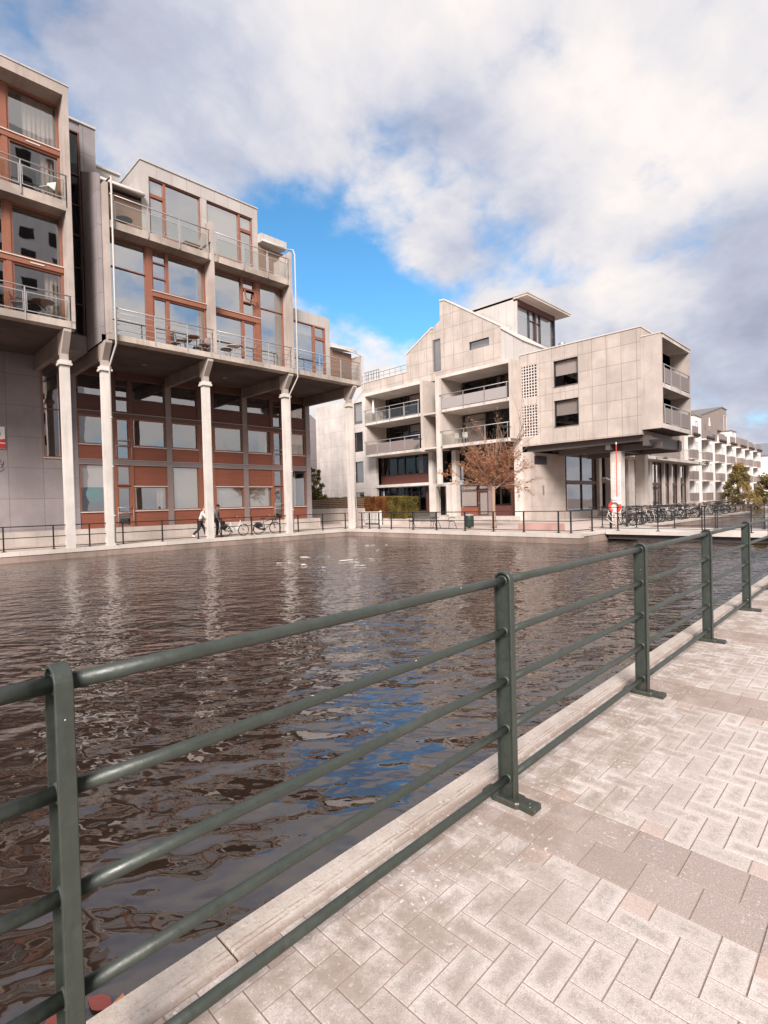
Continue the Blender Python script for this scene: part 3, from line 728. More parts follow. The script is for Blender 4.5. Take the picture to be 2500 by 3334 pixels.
# bay two
window(A2, 'Y', y, 13.45, 15.37, 12.05, 14.06, 'wood_frame', 'glass_sky', 0.06, 0.05)
window(A2, 'Y', y, 13.45, 15.40, 9.43, 11.75, 'wood_frame', 'glass_sky', 0.06, 0.05, mv=[10.35])
p = MB(); p.box(13.45, 16.46, y - .12, y + .05, 11.75, 12.02); part('timber_beam', p, 'wood_frame', A2)
p = MB(); p.box(13.45, 16.46, y - .16, y - .02, 12.02, 12.05); part('beam_flashing', p, 'white_trim', A2)
window(A2, 'Y', y, 15.37, 16.20, 12.05, 14.06, 'wood_frame', 'glass_sky', 0.08, 0.05, mv=[13.5, 12.78])
sash = MB(); sc = 0.12
for (a0, a1, b0, b1) in ((15.47, 15.54, 12.80, 13.48), (16.10, 16.17, 12.80, 13.48), (15.54, 16.10, 12.80, 12.87), (15.54, 16.10, 13.41, 13.48)):
    d0, d1 = (0.10 + (13.48 - b0) * 0.32, 0.10 + (13.48 - b1) * 0.32)
    sash.quad([(a0, y - d0, b0), (a1, y - d0, b0), (a1, y - d1, b1), (a0, y - d1, b1)])
    sash.quad([(a0, y - d0 + .05, b0), (a0, y - d1 + .05, b1), (a1, y - d1 + .05, b1), (a1, y - d0 + .05, b0)])
    sash.quad([(a0, y - d0, b0), (a0, y - d1, b1), (a0, y - d1 + .05, b1), (a0, y - d0 + .05, b0)]); sash.quad([(a1, y - d0, b0), (a1, y - d0 + .05, b0), (a1, y - d1 + .05, b1), (a1, y - d1, b1)])
    sash.quad([(a0, y - d0, b0), (a0, y - d0 + .05, b0), (a1, y - d0 + .05, b0), (a1, y - d0, b0)])
part('open_sash', sash, 'wood_frame', A2)
balcony_door(15.40, 16.20, 9.43, 11.75)
p = MB(); p.box(16.20, 16.46, y - .09, y + .06, 9.43, 11.75); p.box(16.20, 16.46, y - .09, y + .06, 12.05, 14.06); part('timber_post', p, 'wood_frame', A2)
window(A2, 'Y', y, 16.46, 18.03, 9.43, 14.06, 'wood_frame', 'glass_sky', 0.06, 0.05, mv=[12.68], curtain=[(17.62, 17.96)])
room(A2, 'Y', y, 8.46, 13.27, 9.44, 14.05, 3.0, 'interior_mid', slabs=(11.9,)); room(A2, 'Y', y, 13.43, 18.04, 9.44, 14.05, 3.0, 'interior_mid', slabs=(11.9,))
# lower bay at the right end
window(A2, 'Y', y, 18.24, 20.22, 9.43, 12.52, 'wood_frame', 'glass_sky', 0.05, 0.05, mv=[10.4], blind=0.2, blind_mat='blind_white')
window(A2, 'Y', y, 20.22, 21.10, 11.78, 12.52, 'wood_frame', 'glass_sky', 0.08, 0.05)
balcony_door(20.22, 21.10, 9.43, 11.78)
p = MB(); p.box(18.22, 21.48, y - .03, y + 3.5, 12.52, 13.20); part('zinc_fascia', p, 'zinc_panels', A2)
p = MB(); p.box(21.10, 21.48, y - .03, y + 3.5, 9.43, 12.52); part('zinc_jamb', p, 'zinc_panels', A2)
room(A2, 'Y', y, 18.24, 21.10, 9.44, 12.5, 2.5, 'interior_mid')
p = MB(); p.box(21.48, 23.3, y + .02, y + 3.4, 9.43, 11.33); part('wood_wall', p, 'wood_siding_pale', A2)
p = MB(); p.prism([(y - .2, 11.40), (y + 3.4, 12.35), (y + 3.4, 12.6), (y + .1, 11.75), (y - .2, 11.58)], 'X', 21.49, 23.5); part('lean_to_roof', p, 'zinc_sheet', A2)
p = MB(); p.tube([(21.4, y - .27, 11.42), (23.5, y - .27, 11.40)], .06, 8); part('gutter', p, 'white_trim', A2)
# side wall of the tall part above the low bay, and the end wall
p = MB(); p.box(18.06, 18.21, YW + .25, 40, 9.43, 15.9); part('side_wall', p, 'concrete_weathered', A2)
p = MB(); p.box(23.3, 23.42, YW + .25, 33, 9.43, 11.32); part('end_wall', p, 'concrete_weathered', A2)
# --- penthouse
yp = 26.65
zp0, zp1 = 18.02, 18.66
p = MB(); p.box(10.5, 17.02, yp, yp + 5, zp0, zp1); f = part('zinc_fascia', p, 'zinc_panels', A2)
p = MB(); p.box(10.46, 17.06, yp - .05, yp + 5.05, zp1, zp1 + .06); part('roof_edge', p, 'zinc_sheet', A2)
for (a, b) in ((10.5, 10.88), (16.70, 17.02)):
    p = MB(); p.box(a, b, yp, yp + .3, 14.46, zp0); part('zinc_jamb', p, 'zinc_panels', A2)
p = MB(); p.box(10.5, 10.62, yp + .3, yp + 5, 14.46, zp0); part('zinc_side', p, 'zinc_sheet', A2)
p = MB(); p.box(16.9, 17.02, yp + .3, yp + 5, 14.46, zp0); part('zinc_side', p, 'zinc_sheet', A2)
p = MB(); p.box(13.58, 13.92, yp + .01, yp + .3, 14.46, zp0); part('zinc_pier', p, 'zinc_panels', A2)
y2 = yp + .12
window(A2, 'Y', y2, 10.88, 11.68, 17.18, 18.02, 'wood_frame', 'glass_sky', 0.07, 0.05, blind=.9, blind_mat='blind_white')
balcony_door(10.88, 11.68, 14.46, 17.18, yy=y2)
window(A2, 'Y', y2, 11.68, 13.58, 14.46, 18.02, 'wood_frame', 'glass_sky', 0.05, 0.05, mv=[15.3])
window(A2, 'Y', y2, 13.92, 15.86, 14.46, 18.02, 'wood_frame', 'glass_sky', 0.05, 0.05, mv=[15.3], blind=.75)
window(A2, 'Y', y2, 15.86, 16.70, 17.20, 18.02, 'wood_frame', 'glass_sky', 0.07, 0.05, blind=.9, blind_mat='blind_white')
balcony_door(15.86, 16.70, 14.46, 17.20, yy=y2)
room(A2, 'Y', y2, 10.88, 13.6, 14.47, 18.0, 2.5, 'interior_mid'); room(A2, 'Y', y2, 13.9, 16.7, 14.47, 18.0, 2.5, 'interior_mid')
for (a, b) in ((9.05, 10.5), (17.02, 18.75)):
    p = MB(); p.box(a - .6 if a < 10 else a, b, yp + .02, yp + .25, 14.46, 16.62); part('wood_wall', p, 'wood_siding_pale', A2)
p = MB(); p.prism([(yp - .35, 16.70), (yp + 3.0, 17.5), (yp + 3.0, 17.75), (yp - .2, 17.0), (yp - .35, 16.86)], 'X', 8.45, 10.5); part('lean_to_roof', p, 'zinc_sheet', A2)
p = MB(); p.tube([(8.4, yp - .42, 16.76), (10.5, yp - .42, 16.74)], .065, 8); part('gutter', p, 'white_trim', A2)
p = MB(); p.prism([(yp - .35, 16.70), (yp + 3.0, 17.2), (yp + 3.0, 17.45), (yp - .35, 17.20)], 'X', 17.02, 18.75); part('lean_to_roof', p, 'zinc_sheet', A2)
p = MB(); p.tube([(17.0, yp - .42, 16.76), (18.6, yp - .42, 16.74)], .065, 8); part('gutter', p, 'white_trim', A2)
p = MB(); p.box(8.3, 10.4, 29.2, 42, 9.5, 18.95); part('rear_wing', p, 'zinc_panels', A2)
p = MB(); p.box(8.2, 10.45, 29.1, 42, 18.95, 19.05); part('roof_edge', p, 'zinc_sheet', A2)
p = MB(); p.box(10.62, 18.05, 29.4, 42, 9.43, 16.6); part('rear_wall', p, 'grey_panels', A2)
# stepped left edge strip beside the stair slot
p = MB(); p.prism([(25.45, 9.1), (27.4, 9.1), (27.4, 17.4), (25.45, 16.5)], 'X', 8.08, 8.26); part('side_wall', p, 'grey_panels', A2)
# railings
balcony_rail(A2, 'Y', YF, 8.5, 13.25, 9.43, 1.15, [8.62, 10.32, 11.88, 13.12], None, 4)
balcony_rail(A2, 'Y', YF, 13.45, 18.03, 9.43, 1.15, [13.58, 15.05, 16.5, 17.9], None, 4)
balcony_rail(A2, 'Y', YF, 18.24, 23.28, 9.43, 1.15, [18.36, 20.05, 21.7, 23.2], None, 4)
q = MB(); q.box(21.75, 23.15, YF - .01, YF + .01, 9.55, 10.4); part('railing_panel', q, 'glass_rail', A2)
b = balcony_rail(A2, 'Y', YF, 8.5, 13.2, 14.46, 1.12, [8.65, 10.15, 11.65, 13.1], (0.06, 0.86), 0, pm='glass_rail')
b = balcony_rail(A2, 'Y', YF, 13.5, 18.0, 14.46, 1.12, [13.6, 15.1, 16.6, 17.9], (0.06, 0.86), 0, pm='glass_rail')
# downpipes
downpipe(A2, 8.5, YF, [(8.75, 26.2, 16.7), (8.56, 25.0, 16.3), (8.54, 24.98, 8.95), (8.40, 25.52, 8.05), (8.40, 25.50, .12)])
downpipe(A2, 18.3, YF, [(18.5, 26.2, 16.7), (18.34, 25.1, 16.2), (18.36, 24.98, 15.9), (18.34, 24.98, 8.95), (18.12, 25.52, 8.0), (18.12, 25.50, .12)])
downpipe(A2, 23.4, YF, [(22.6, 25.6, 11.42), (23.2, 25.2, 11.2), (23.50, 25.0, 11.0), (23.50, 24.98, 8.95), (23.05, 25.52, 8.0), (23.05, 25.50, .12)])
# --- ground-floor facade
y = YG; G = 'glass_low'
p = MB(); p.box(7.0, 23.6, y - .55, y + .3, 0.0, .66); part('plinth', p, 'plinth_stone', A2)
def wpanel(u0, u1, v0, v1, m='wood_siding', d=0.02):
    p = MB(); bx(p, 'Y', y, u0, u1, -.05, d, v0, v1); part('wood_panel', p, m, A2)
def wpost(u0, u1, v0, v1, m='wood_frame', d=0.07):
    p = MB(); bx(p, 'Y', y, u0, u1, -.06, d, v0, v1); part('timber_post', p, m, A2)
def sill(u0, u1, v, m='white_trim'):
    p = MB(); bx(p, 'Y', y, u0, u1, .02, .10, v - .025, v + .02); part('sill', p, m, A2)
for (a, b) in ((8.38, 22.84),):
    p = MB(); bx(p, 'Y', y, a, b, -.05, .085, 4.04, 4.28); part('steel_band', p, 'band_grey', A2)
    for z in (4.02, 4.28): p = MB(); bx(p, 'Y', y, a, b, .02, .12, z, z + .025); part('band_flashing', p, 'panel_grey', A2)
    p = MB(); bx(p, 'Y', y, a, b, -.05, .06, 6.60, 6.82); part('timber_beam', p, 'wood_frame_dark', A2)
    p = MB(); bx(p, 'Y', y, a, b, .02, .11, 6.82, 6.85); part('band_flashing', p, 'panel_grey', A2)
    p = MB(); bx(p, 'Y', y, a, b, -.05, .06, 8.75, 9.098); part('timber_beam', p, 'wood_frame_dark', A2)
cols = [(8.40, 10.02), (11.09, 12.95), (13.27, 14.88), (15.92, 17.88), (18.22, 20.0), (21.55, 22.80)]
for i, (a, b) in enumerate(cols):
    wpanel(a, b, 6.85, 7.60, 'wood_siding_dark'); sill(a, b, 7.60, 'wood_frame_dark')
    window(A2, 'Y', y, a, b, 7.62, 8.75, 'wood_frame_dark', G, 0.06, 0.05)
    wpanel(a, b, 4.31, 5.05); sill(a, b, 5.06)
    window(A2, 'Y', y, a, b, 5.08, 6.60, 'wood_frame', G, 0.07, 0.05, curtain=[(19.2, 19.8)] if i == 4 else None, blind=0.5 if i == 5 else None, blind_mat='blind_white')
    if i == 2:
        window(A2, 'Y', y, a, b, 1.54, 4.02, 'wood_frame', G, 0.05, 0.05, blind=1.0)
    elif i in (0, 5):
        window(A2, 'Y', y, a, b, 1.54, 4.02, 'wood_frame', G, 0.05, 0.05, blind=0.48 if i == 0 else None, blind_mat='blind_white', curtain=[(21.6, 22.1)] if i == 5 else None)
    else:
        wpanel(a, b, 2.88, 4.02); sill(a, b, 2.88)
        window(A2, 'Y', y, a, b, 1.54, 2.86, 'wood_frame', G, 0.06, 0.05, blind=1.0 if i in (3, 4) else None, curtain=[(12.4, 12.85)] if i == 1 else None)
    wpanel(a, b, 0.66, 1.50); sill(a, b, 1.52)
for (a, b) in ((12.95, 13.27), (17.88, 18.22)):
    p = MB(); bx(p, 'Y', y, a, b, -.06, .09, .66, 4.02); p2 = part('steel_mullion', p, 'panel_taupe', A2)
    p = MB(); bx(p, 'Y', y, a, b, -.06, .09, 4.31, 8.75); part('steel_mullion', p, 'panel_taupe', A2)
doors = [(10.22, 10.96), (20.14, 20.86), (15.10, 15.72)]
for i, (a, b) in enumerate(doors):
    for (v0, v1) in ((0.68, 2.86), (4.31, 6.58)):
        d = window(A2, 'Y', y, a, b, v0, v1, 'wood_frame', G, 0.09, 0.05, mv=[v0 + .78], name='glazed_door')
        h = MB(); h.box(b - .07, b - .045, y - .11, y - .05, v0 + 1.0, v0 + 1.16); part('handle', h, 'chrome', d)
        r_ = MB()
        for z in (v0 + .75, v0 + 1.05): r_.tube([(a - .03, y - .14, z), (b + .03, y - .14, z)], .018, 6)
        for u_ in (a - .03, b + .03): r_.tube([(u_, y - .14, v0 + .1), (u_, y - .14, v0 + 1.05)], .014, 6)
        part('door_guard', r_, 'steel_grey', d)
    window(A2, 'Y', y, a, b, 2.92, 4.0, 'wood_frame', G, 0.07, 0.05)
    window(A2, 'Y', y, a, b, 6.87, 7.62, 'wood_frame_dark', G, 0.07, 0.05); window(A2, 'Y', y, a, b, 7.66, 8.74, 'wood_frame_dark', G, 0.07, 0.05, mv=[8.3])
for (a, b) in ((10.02, 10.22), (10.96, 11.09), (14.88, 15.10), (15.72, 15.92), (20.0, 20.14), (20.86, 21.55)):
    wpost(a, b, 0.66, 4.02); wpost(a, b, 4.31, 6.60); wpost(a, b, 6.85, 8.75, 'wood_frame_dark')
p = MB(); bx(p, 'Y', y, 22.84, 23.2, -2.0, .14, .66, 9.098); part('end_pier', p, 'grey_panels', A2)
p = MB(); p.box(23.0, 23.2, y + 2.0, 37, 0, 9.098); part('side_wall', p, 'grey_panels', A2)
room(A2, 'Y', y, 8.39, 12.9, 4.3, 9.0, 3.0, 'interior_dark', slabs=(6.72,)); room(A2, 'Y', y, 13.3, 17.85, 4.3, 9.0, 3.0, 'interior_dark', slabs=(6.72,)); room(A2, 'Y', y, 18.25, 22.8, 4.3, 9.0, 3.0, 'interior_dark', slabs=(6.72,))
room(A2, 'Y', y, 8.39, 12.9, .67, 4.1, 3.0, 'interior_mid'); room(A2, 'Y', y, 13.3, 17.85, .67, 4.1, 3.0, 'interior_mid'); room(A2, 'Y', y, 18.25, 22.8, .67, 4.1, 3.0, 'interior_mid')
# soffit lamps
for x in (11.0, 15.5, 20.2):
    p = MB(); p.lathe((x, 28.2, 9.05), [(.14, 0), (.16, .02), (.16, .05)], 14); part('soffit_lamp', p, 'steel_mid', A2)

# ------------------------------------------------------------------ taller block cut by the left edge of the photograph
A1 = thing('apartment_building', 'tallest concrete block at far left, two balconies above a grey panelled wall', 'building', (1.5, 30, 0))
for x in (6.67, 1.77): column(A1, x, 9.25)
XL = -4.0
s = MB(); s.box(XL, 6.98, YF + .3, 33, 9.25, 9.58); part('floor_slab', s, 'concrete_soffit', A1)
s = MB(); s.prism([(YF, 9.30), (YF + .3, 9.25), (YF + .3, 9.58), (YF, 9.58)], 'X', XL, 6.98); part('slab_edge', s, 'concrete_slab_edge', A1)
s = MB(); s.prism([(YF + .03, 14.20), (YW + .6, 14.14), (YW + .6, 14.6), (YF + .03, 14.6)], 'X', XL, 6.78); part('balcony_slab', s, 'concrete_slab_edge', A1)
s = MB(); s.prism([(YF - .02, 18.98), (YW + .6, 18.86), (YW + .6, 19.4), (YF - .02, 19.4)], 'X', XL, 6.98); part('roof_slab', s, 'concrete_weathered', A1)
s = MB(); s.box(XL, 7.02, YF - .05, 33, 19.4, 19.46); part('roof_edge', s, 'zinc_sheet', A1)
s = MB(); s.box(6.78, 6.98, YF - .02, 27.6, 9.58, 18.98); part('fin_wall', s, 'concrete_weathered', A1)
y = YW
for (v0, v1, bz) in ((9.58, 14.16, 11.78), (14.6, 18.9, 16.74)):
    gl = 'glass_low'
    for (a, b) in ((4.92, 6.77), (1.2, 4.72)):
        window(A1, 'Y', y, a, b, bz + .26, v1, 'wood_frame', gl, 0.08, 0.05, curtain=[(5.5, 6.65)] if (v0 > 12 and a > 4) else ([(a + .1, a + .5)] if a < 4 else None))
        window(A1, 'Y', y, a, b, v0, bz, 'wood_frame', gl, 0.08, 0.05, curtain=[(6.1, 6.65)] if a > 4 else None)
    p = MB(); p.box(4.72, 4.92, y - .09, y + .06, v0, bz); p.box(4.72, 4.92, y - .09, y + .06, bz + .22, v1); part('timber_post', p, 'wood_frame', A1)
    p = MB(); p.box(1.2, 6.77, y - .12, y + .05, bz, bz + .22); part('timber_beam', p, 'wood_frame', A1)
    p = MB(); p.box(1.2, 6.77, y - .16, y - .02, bz + .22, bz + .26); part('beam_flashing', p, 'white_trim', A1)
    p = MB(); p.box(5.55, 6.05, y - .15, y - .121, bz + .08, bz + .13); part('vent_strip', p, 'white_trim', A1)
    room(A1, 'Y', y, 1.2, 6.77, v0 + .01, v1 - .01, 3.0, 'interior_mid', slabs=(bz + .11,))
balcony_rail(A1, 'Y', YF, 0.0, 6.86, 9.58, 1.05, [1.9, 3.6, 5.18, 6.8], (0.08, 0.85), 0, pm='glass_rail')
balcony_rail(A1, 'Y', YF, 0.0, 6.86, 14.6, 1.05, [1.9, 3.6, 5.18, 6.8], (0.08, 0.85), 0, pm='glass_rail')
y = YG
p = MB(); p.box(XL, 6.85, y - .02, y + .3, .66, 9.248); p.box(6.85, 7.64, y - .02, y + .3, .66, 4.28); part('panel_wall', p, 'grey_panels', A1)
p = MB(); p.box(XL, 7.0, y - .5, y + .3, 0, .66); part('plinth', p, 'plinth_stone', A1)
window(A1, 'Y', y, 6.85, 7.64, 4.30, 9.0, 'wood_frame', 'glass_low', 0.06, 0.05, mv=[6.72])
p = MB(); bx(p, 'Y', y, 6.82, 7.66, .02, .10, 4.26, 4.30); part('sill', p, 'white_trim', A1)
room(A1, 'Y', y, 6.86, 7.63, 4.31, 9.0, 2.0)
p = MB(); p.box(7.64, 8.38, y - .06, y + .3, .66, 9.2); part('panel_pier', p, 'grey_panels_cool', A1)
# ------------------------------------------------------------------ glazed stair tower in the slot between the two blocks
ST = thing('stair_tower', 'narrow stair tower with a tall dark glass strip wedged between the two concrete blocks', 'tower', (7.9, 29, 9))
p = MB(); p.box(8.06, 8.72, 27.4, 31, 17.42, 19.62); p.box(7.45, 8.06, 27.45, 31, 19.2, 19.62); part('tower_wall', p, 'grey_panels_cool', ST)
p = MB(); p.box(7.40, 8.76, 27.34, 31.1, 19.62, 19.72); part('roof_edge', p, 'zinc_sheet', ST)
p = MB(); p.box(7.0, 7.46, 27.5, 31, 9.2, 19.6); part('tower_wall', p, 'grey_panels', ST)
window(ST, 'Y', 27.5, 7.46, 8.05, 9.75, 19.2, 'wood_frame_dark', 'glass_dark', 0.06, 0.05, mv=[11.2, 12.9, 14.4, 15.8, 17.2])
p = MB(); p.box(7.2, 8.06, 27.4, 31, 9.0, 9.75); part('slot_base', p, 'grey_panels', ST)
room(ST, 'Y', 27.5, 7.47, 8.05, 9.76, 19.2, 1.5)
# ------------------------------------------------------------------ across the end quay: concrete block with gables and a cantilevered box
XB, XF = 34.5, 33.1       # main wall plane, balcony front plane
B = thing('apartment_building', 'cream concrete apartment building with gables, loggias and a windowed box jutting out on the right', 'building', (40, 28, 0))
def bpart(name, mat, *boxes):
    m = MB()
    for b in boxes: m.box(*b)
    return part(name, m, mat, B)
# raised plinth and steps
bpart('plinth', 'plinth_stone', (33.6, 40, 20.3, 29.4, 0, .40)); bpart('step', 'plinth_stone', (33.2, 33.6, 20.6, 29.2, 0, .20))
# ---- cantilevered box: front wall with openings, made of strips round the windows
yl, yr, z0, z1 = 20.15, 11.85, 5.42, 11.98
ops = [(15.84, 17.60, 9.26, 11.05), (15.84, 17.59, 6.51, 8.33), (18.84, 20.14, 8.85, 11.18), (18.85, 20.14, 6.08, 8.34)]
w = MB()
def strip(a, b, c, d): w.box(XB, XB + .25, a, b, c, d)
strip(yr, 15.84, z0, z1); strip(17.60, 18.84, z0, z1)
for (a, b, lst) in ((15.84, 17.60, [(9.26, 11.05), (6.51, 8.33)]), (18.84, 20.15, [(8.85, 11.18), (6.08, 8.34)])):
    zz_ = z0
    for (c, d) in sorted(lst): strip(a, b, zz_, c); zz_ = d
    strip(a, b, zz_, z1)
part('box_wall', w, 'cream_panels', B)
bpart('box_side', 'cream_panels', (XB + .25, 42, yr, yr + .25, z0, z1))
bpart('box_roof', 'cream_concrete', (XB + .25, 42, yr + .25, yl, z1 - .3, z1 - .004)); bpart('box_floor', 'cream_concrete', (XB + .25, 42, yr + .25, yl, z0, z0 + .3))
bpart('parapet_cap', 'white_trim', (XB - .05, 42.05, yr - .05, yl, z1, z1 + .07))
for (a, b, c, d) in ops[:2]:
    window(B, 'X', XB + .16, a, b, c, d, 'frame_black', 'glass_dark', 0.05, 0.03, blind=0.56, blind_mat='blind_fabric' if c < 8 else 'blind_white')
    bpart('sill', 'steel_mid', (XB - .04, XB + .15, a, b, c - .03, c + .012))
room(B, 'X', XB + .16, 12.2, 20.1, z0 + .3, z1 - .3, 3.5, slabs=(8.75,))
# glass-brick screens: white grid in front of dark
for (a, b, c, d) in ops[2:]:
    g = MB(); n, m_ = 6, 11; hb = .032
    g.box(XB + .02, XB + .05, a, b, c, c + .05); g.box(XB + .02, XB + .05, a, b, d - .05, d)
    for i in range(n + 1):
        u_ = a + (b - a) * i / n; g.box(XB + .02, XB + .05, max(a, u_ - hb), min(b, u_ + hb), c + .05, d - .05)
    for j in range(1, m_):
        v_ = c + (d - c) * j / m_
        for i in range(n):
            ua = a + (b - a) * i / n + hb; ub = a + (b - a) * (i + 1) / n - hb
            g.box(XB + .024, XB + .046, ua, ub, v_ - hb, v_ + hb)
    s_ = part('block_screen', g, 'white_trim', B)
    g = MB(); g.box(XB + .09, XB + .11, a, b, c, d); part('pane', g, 'frame_black', s_)
# ---- loggia end of the box, lower roof, open towards the canal
la, lb, lz0, lz1 = 10.66, 11.80, 5.70, 11.36
bpart('loggia_wall', 'cream_concrete', (XB + .02, XB + .22, la + .02, lb + .05, lz0, lz1)); bpart('loggia_back', 'cream_concrete', (XB + .22, 40.3, lb + .05, lb + .20, lz0 + .3, lz1 - .25))
bpart('loggia_slab', 'cream_frame', (XB + .22, 40.3, la, lb + .05, lz0, lz0 + .28)); bpart('loggia_slab', 'cream_frame', (XB + .22, 40.3, la, lb + .05, 8.14, 8.40)); bpart('loggia_roof', 'cream_frame', (XB + .22, 40.3, la, lb + .05, lz1 - .22, lz1 - .003))
bpart('loggia_wall', 'cream_concrete', (40.05, 40.3, la + .02, lb + .05, lz0 + .28, 8.14), (40.05, 40.3, la + .02, lb + .05, 8.40, lz1 - .22)); bpart('parapet_cap', 'white_trim', (XB - .02, 40.35, la - .05, lb + .05, lz1, lz1 + .06))
bpart('soffit', 'concrete_soffit', (XB + .22, 40.2, la + .1, lb, lz0 - .03, lz0 - .002))
for zf in (5.98, 8.40):
    balcony_rail(B, 'Y', la, XB + .3, 40.1, zf, 1.15, [XB + .4, 36.2, 38.0, 40.0], (0.05, 0.95), 0, pm='panel_taupe', frame_panels=True)
    window(B, 'Y', lb + .04, 35.2, 36.6, zf + .02, zf + 2.1, 'frame_black', 'glass_dark', .07, .03, name='balcony_door')
# ---- steel beams and columns under the box
m = MB()
m.prism([(20.0, 5.41), (11.6, 5.41), (11.3, 5.20), (11.0, 5.08), (17.8, 5.0), (20.0, 5.0)], 'X', XB + .45, XB + .75); part('steel_beam', m, 'steel_beam', B)
bpart('steel_beam', 'steel_beam', (35.9, 36.2, 11.2, 18.0, 4.62, 5.0)); bpart('steel_beam', 'steel_beam', (40.6, 40.9, 11.5, 18.0, 4.62, 5.415))
bpart('steel_beam', 'steel_beam', (34.9, 41.5, 11.6, 11.95, 4.75, 5.40)); bpart('steel_beam', 'steel_beam', (35.0, 41.5, 14.0, 14.3, 4.70, 5.41))
bpart('soffit', 'concrete_soffit', (XB + .2, 41.9, 11.95, 19.9, 5.415, 5.419))
for (x, yv, zt) in ((36.05, 13.95, 4.62), (41.9, 14.45, 4.7)):
    bpart('column', 'cream_frame', (x - .34, x + .34, yv - .34, yv + .34, 0.02, zt))
    bpart('bearing', 'steel_beam', (x - .2, x + .2, yv - .2, yv + .2, zt, zt + .42))
# ---- base block under the inner end of the box
bpart('base_wall', 'base_concrete', (XB + .02, 39.9, 19.5, 20.6, 0.0, 5.0)); bpart('corner_pier', 'cream_frame', (XB - .1, XB + .02, 20.1, 20.75, 0, 5.95))
bpart('vent_grille', 'frame_black', (35.1, 36.9, 19.46, 19.5, 4.15, 4.75)); bpart('letter_slot', 'frame_black', (XB - .012, XB + .02, 19.72, 20.0, 2.45, 2.50)); bpart('wall_sign', 'panel_taupe', (36.2, 36.45, 19.47, 19.5, 1.9, 2.6))
# ---- right-hand loggia bay (three storeys of balconies) and its side wall
def bay(ya, yb, zt, rails, lower_y, side_low):
    bpart('bay_roof', 'cream_frame', (XF, XB + 1.2, ya, yb, zt - .28, zt)); bpart('bay_pier', 'cream_frame', (XF, XB, ya, ya + .18, 5.95, zt - .28))
    bpart('bay_side', 'cream_concrete', (XF + .0, XB + 1.2, ya - .25, ya, 5.95, zt)); bpart('bay_pier', 'cream_frame', (XF, XB + .3, yb - .22, yb, 5.95, zt - .28))
bpart('bay_roof', 'cream_frame', (XF, XB + 1.3, 20.25, 26.95, 11.28, 11.52)); bpart('bay_wall', 'cream_concrete', (XF, XB + .3, 20.05, 20.25, 5.95, 11.52))
bpart('bay_wall', 'cream_concrete', (XF + .02, XB + 1.3, 26.35, 26.55, 5.95, 11.28)); bpart('bay_pier', 'cream_frame', (XF, XF + .25, 26.55, 26.93, 2.98, 11.28))
for zb in (8.62, 5.78): bpart('balcony_slab', 'cream_frame', (XF, XB + 1.3, 20.25, 26.35, zb, zb + .24))
bpart('bay_roof', 'cream_frame', (XF, XB + 1.3, 28.52, 35.3, 11.24, 11.52)); bpart('bay_wall', 'cream_concrete', (XF, XB + .3, 28.25, 28.52, 5.72, 11.52)); bpart('bay_pier', 'cream_frame', (XF, XF + .2, 35.12, 35.3, 5.8, 11.24)); bpart('bay_wall', 'cream_concrete', (XF + .2, XB + 1.3, 35.12, 35.3, 5.8, 11.24))
for zb in (8.62, 5.78): bpart('balcony_slab', 'cream_frame', (XF, XB + 1.3, 28.52, 35.12, zb, zb + .24))
XW = XB + 1.3
for zf, zt_ in ((8.86, 11.26), (6.02, 8.60)):
    window(B, 'X', XW, 24.0, 26.2, zf, zt_, 'frame_black', 'glass_dark', .06, .04, mu=[], mv=[zt_ - .55], blind=.9 if zf < 8 else None, blind_mat='blind_white')
    window(B, 'X', XW, 22.6, 24.0, zf, zt_, 'frame_black', 'glass_dark', .08, .04, mv=[zt_ - .55], curtain=[(22.7, 23.1)])
    window(B, 'X', XW, 20.3, 22.6, zf, zt_, 'frame_black', 'glass_dark', .06, .04, mu=[21.5], mv=[zt_ - .55], curtain=[(21.9, 22.4)] if zf > 8 else None)
    room(B, 'X', XW, 20.3, 26.3, zf, zt_, 2.5)
    window(B, 'X', XW, 32.3, 35.05, zf, zt_, 'frame_black', 'glass_dark', .06, .04, mu=[33.2], mv=[zt_ - .55])
    window(B, 'X', XW, 30.8, 32.3, zf, zt_, 'frame_black', 'glass_dark', .09, .04, mv=[zt_ - .7], blind=.3, blind_mat='blind_white')
    window(B, 'X', XW, 28.6, 30.8, zf, zt_, 'frame_black', 'glass_dark', .06, .04, mu=[29.7], mv=[zt_ - .6])
    room(B, 'X', XW, 28.6, 35.05, zf, zt_, 2.5)
balcony_rail(B, 'X', XF, 20.3, 26.5, 8.86, 1.1, [20.4, 22.3, 24.2, 26.3], (0.02, 0.82), 0, pm='panel_grey', frame_panels=False, d=.04)
r2 = balcony_rail(B, 'X', XF, 20.3, 26.5, 6.02, 1.1, [20.4, 22.3, 24.2, 26.3], (0.02, 0.82), 0, pm='glass_rail', frame_panels=False, d=.04)
balcony_rail(B, 'X', XF, 28.6, 35.2, 8.86, 1.1, [28.7, 30.3, 32.0, 33.6, 35.1], (0.02, 0.82), 0, pm='glass_rail', d=.04)
balcony_rail(B, 'X', XF, 28.6, 35.2, 6.02, 1.1, [28.7, 30.3, 32.0, 33.6, 35.1], (0.02, 0.84), 0, pm='panel_taupe', d=.04)
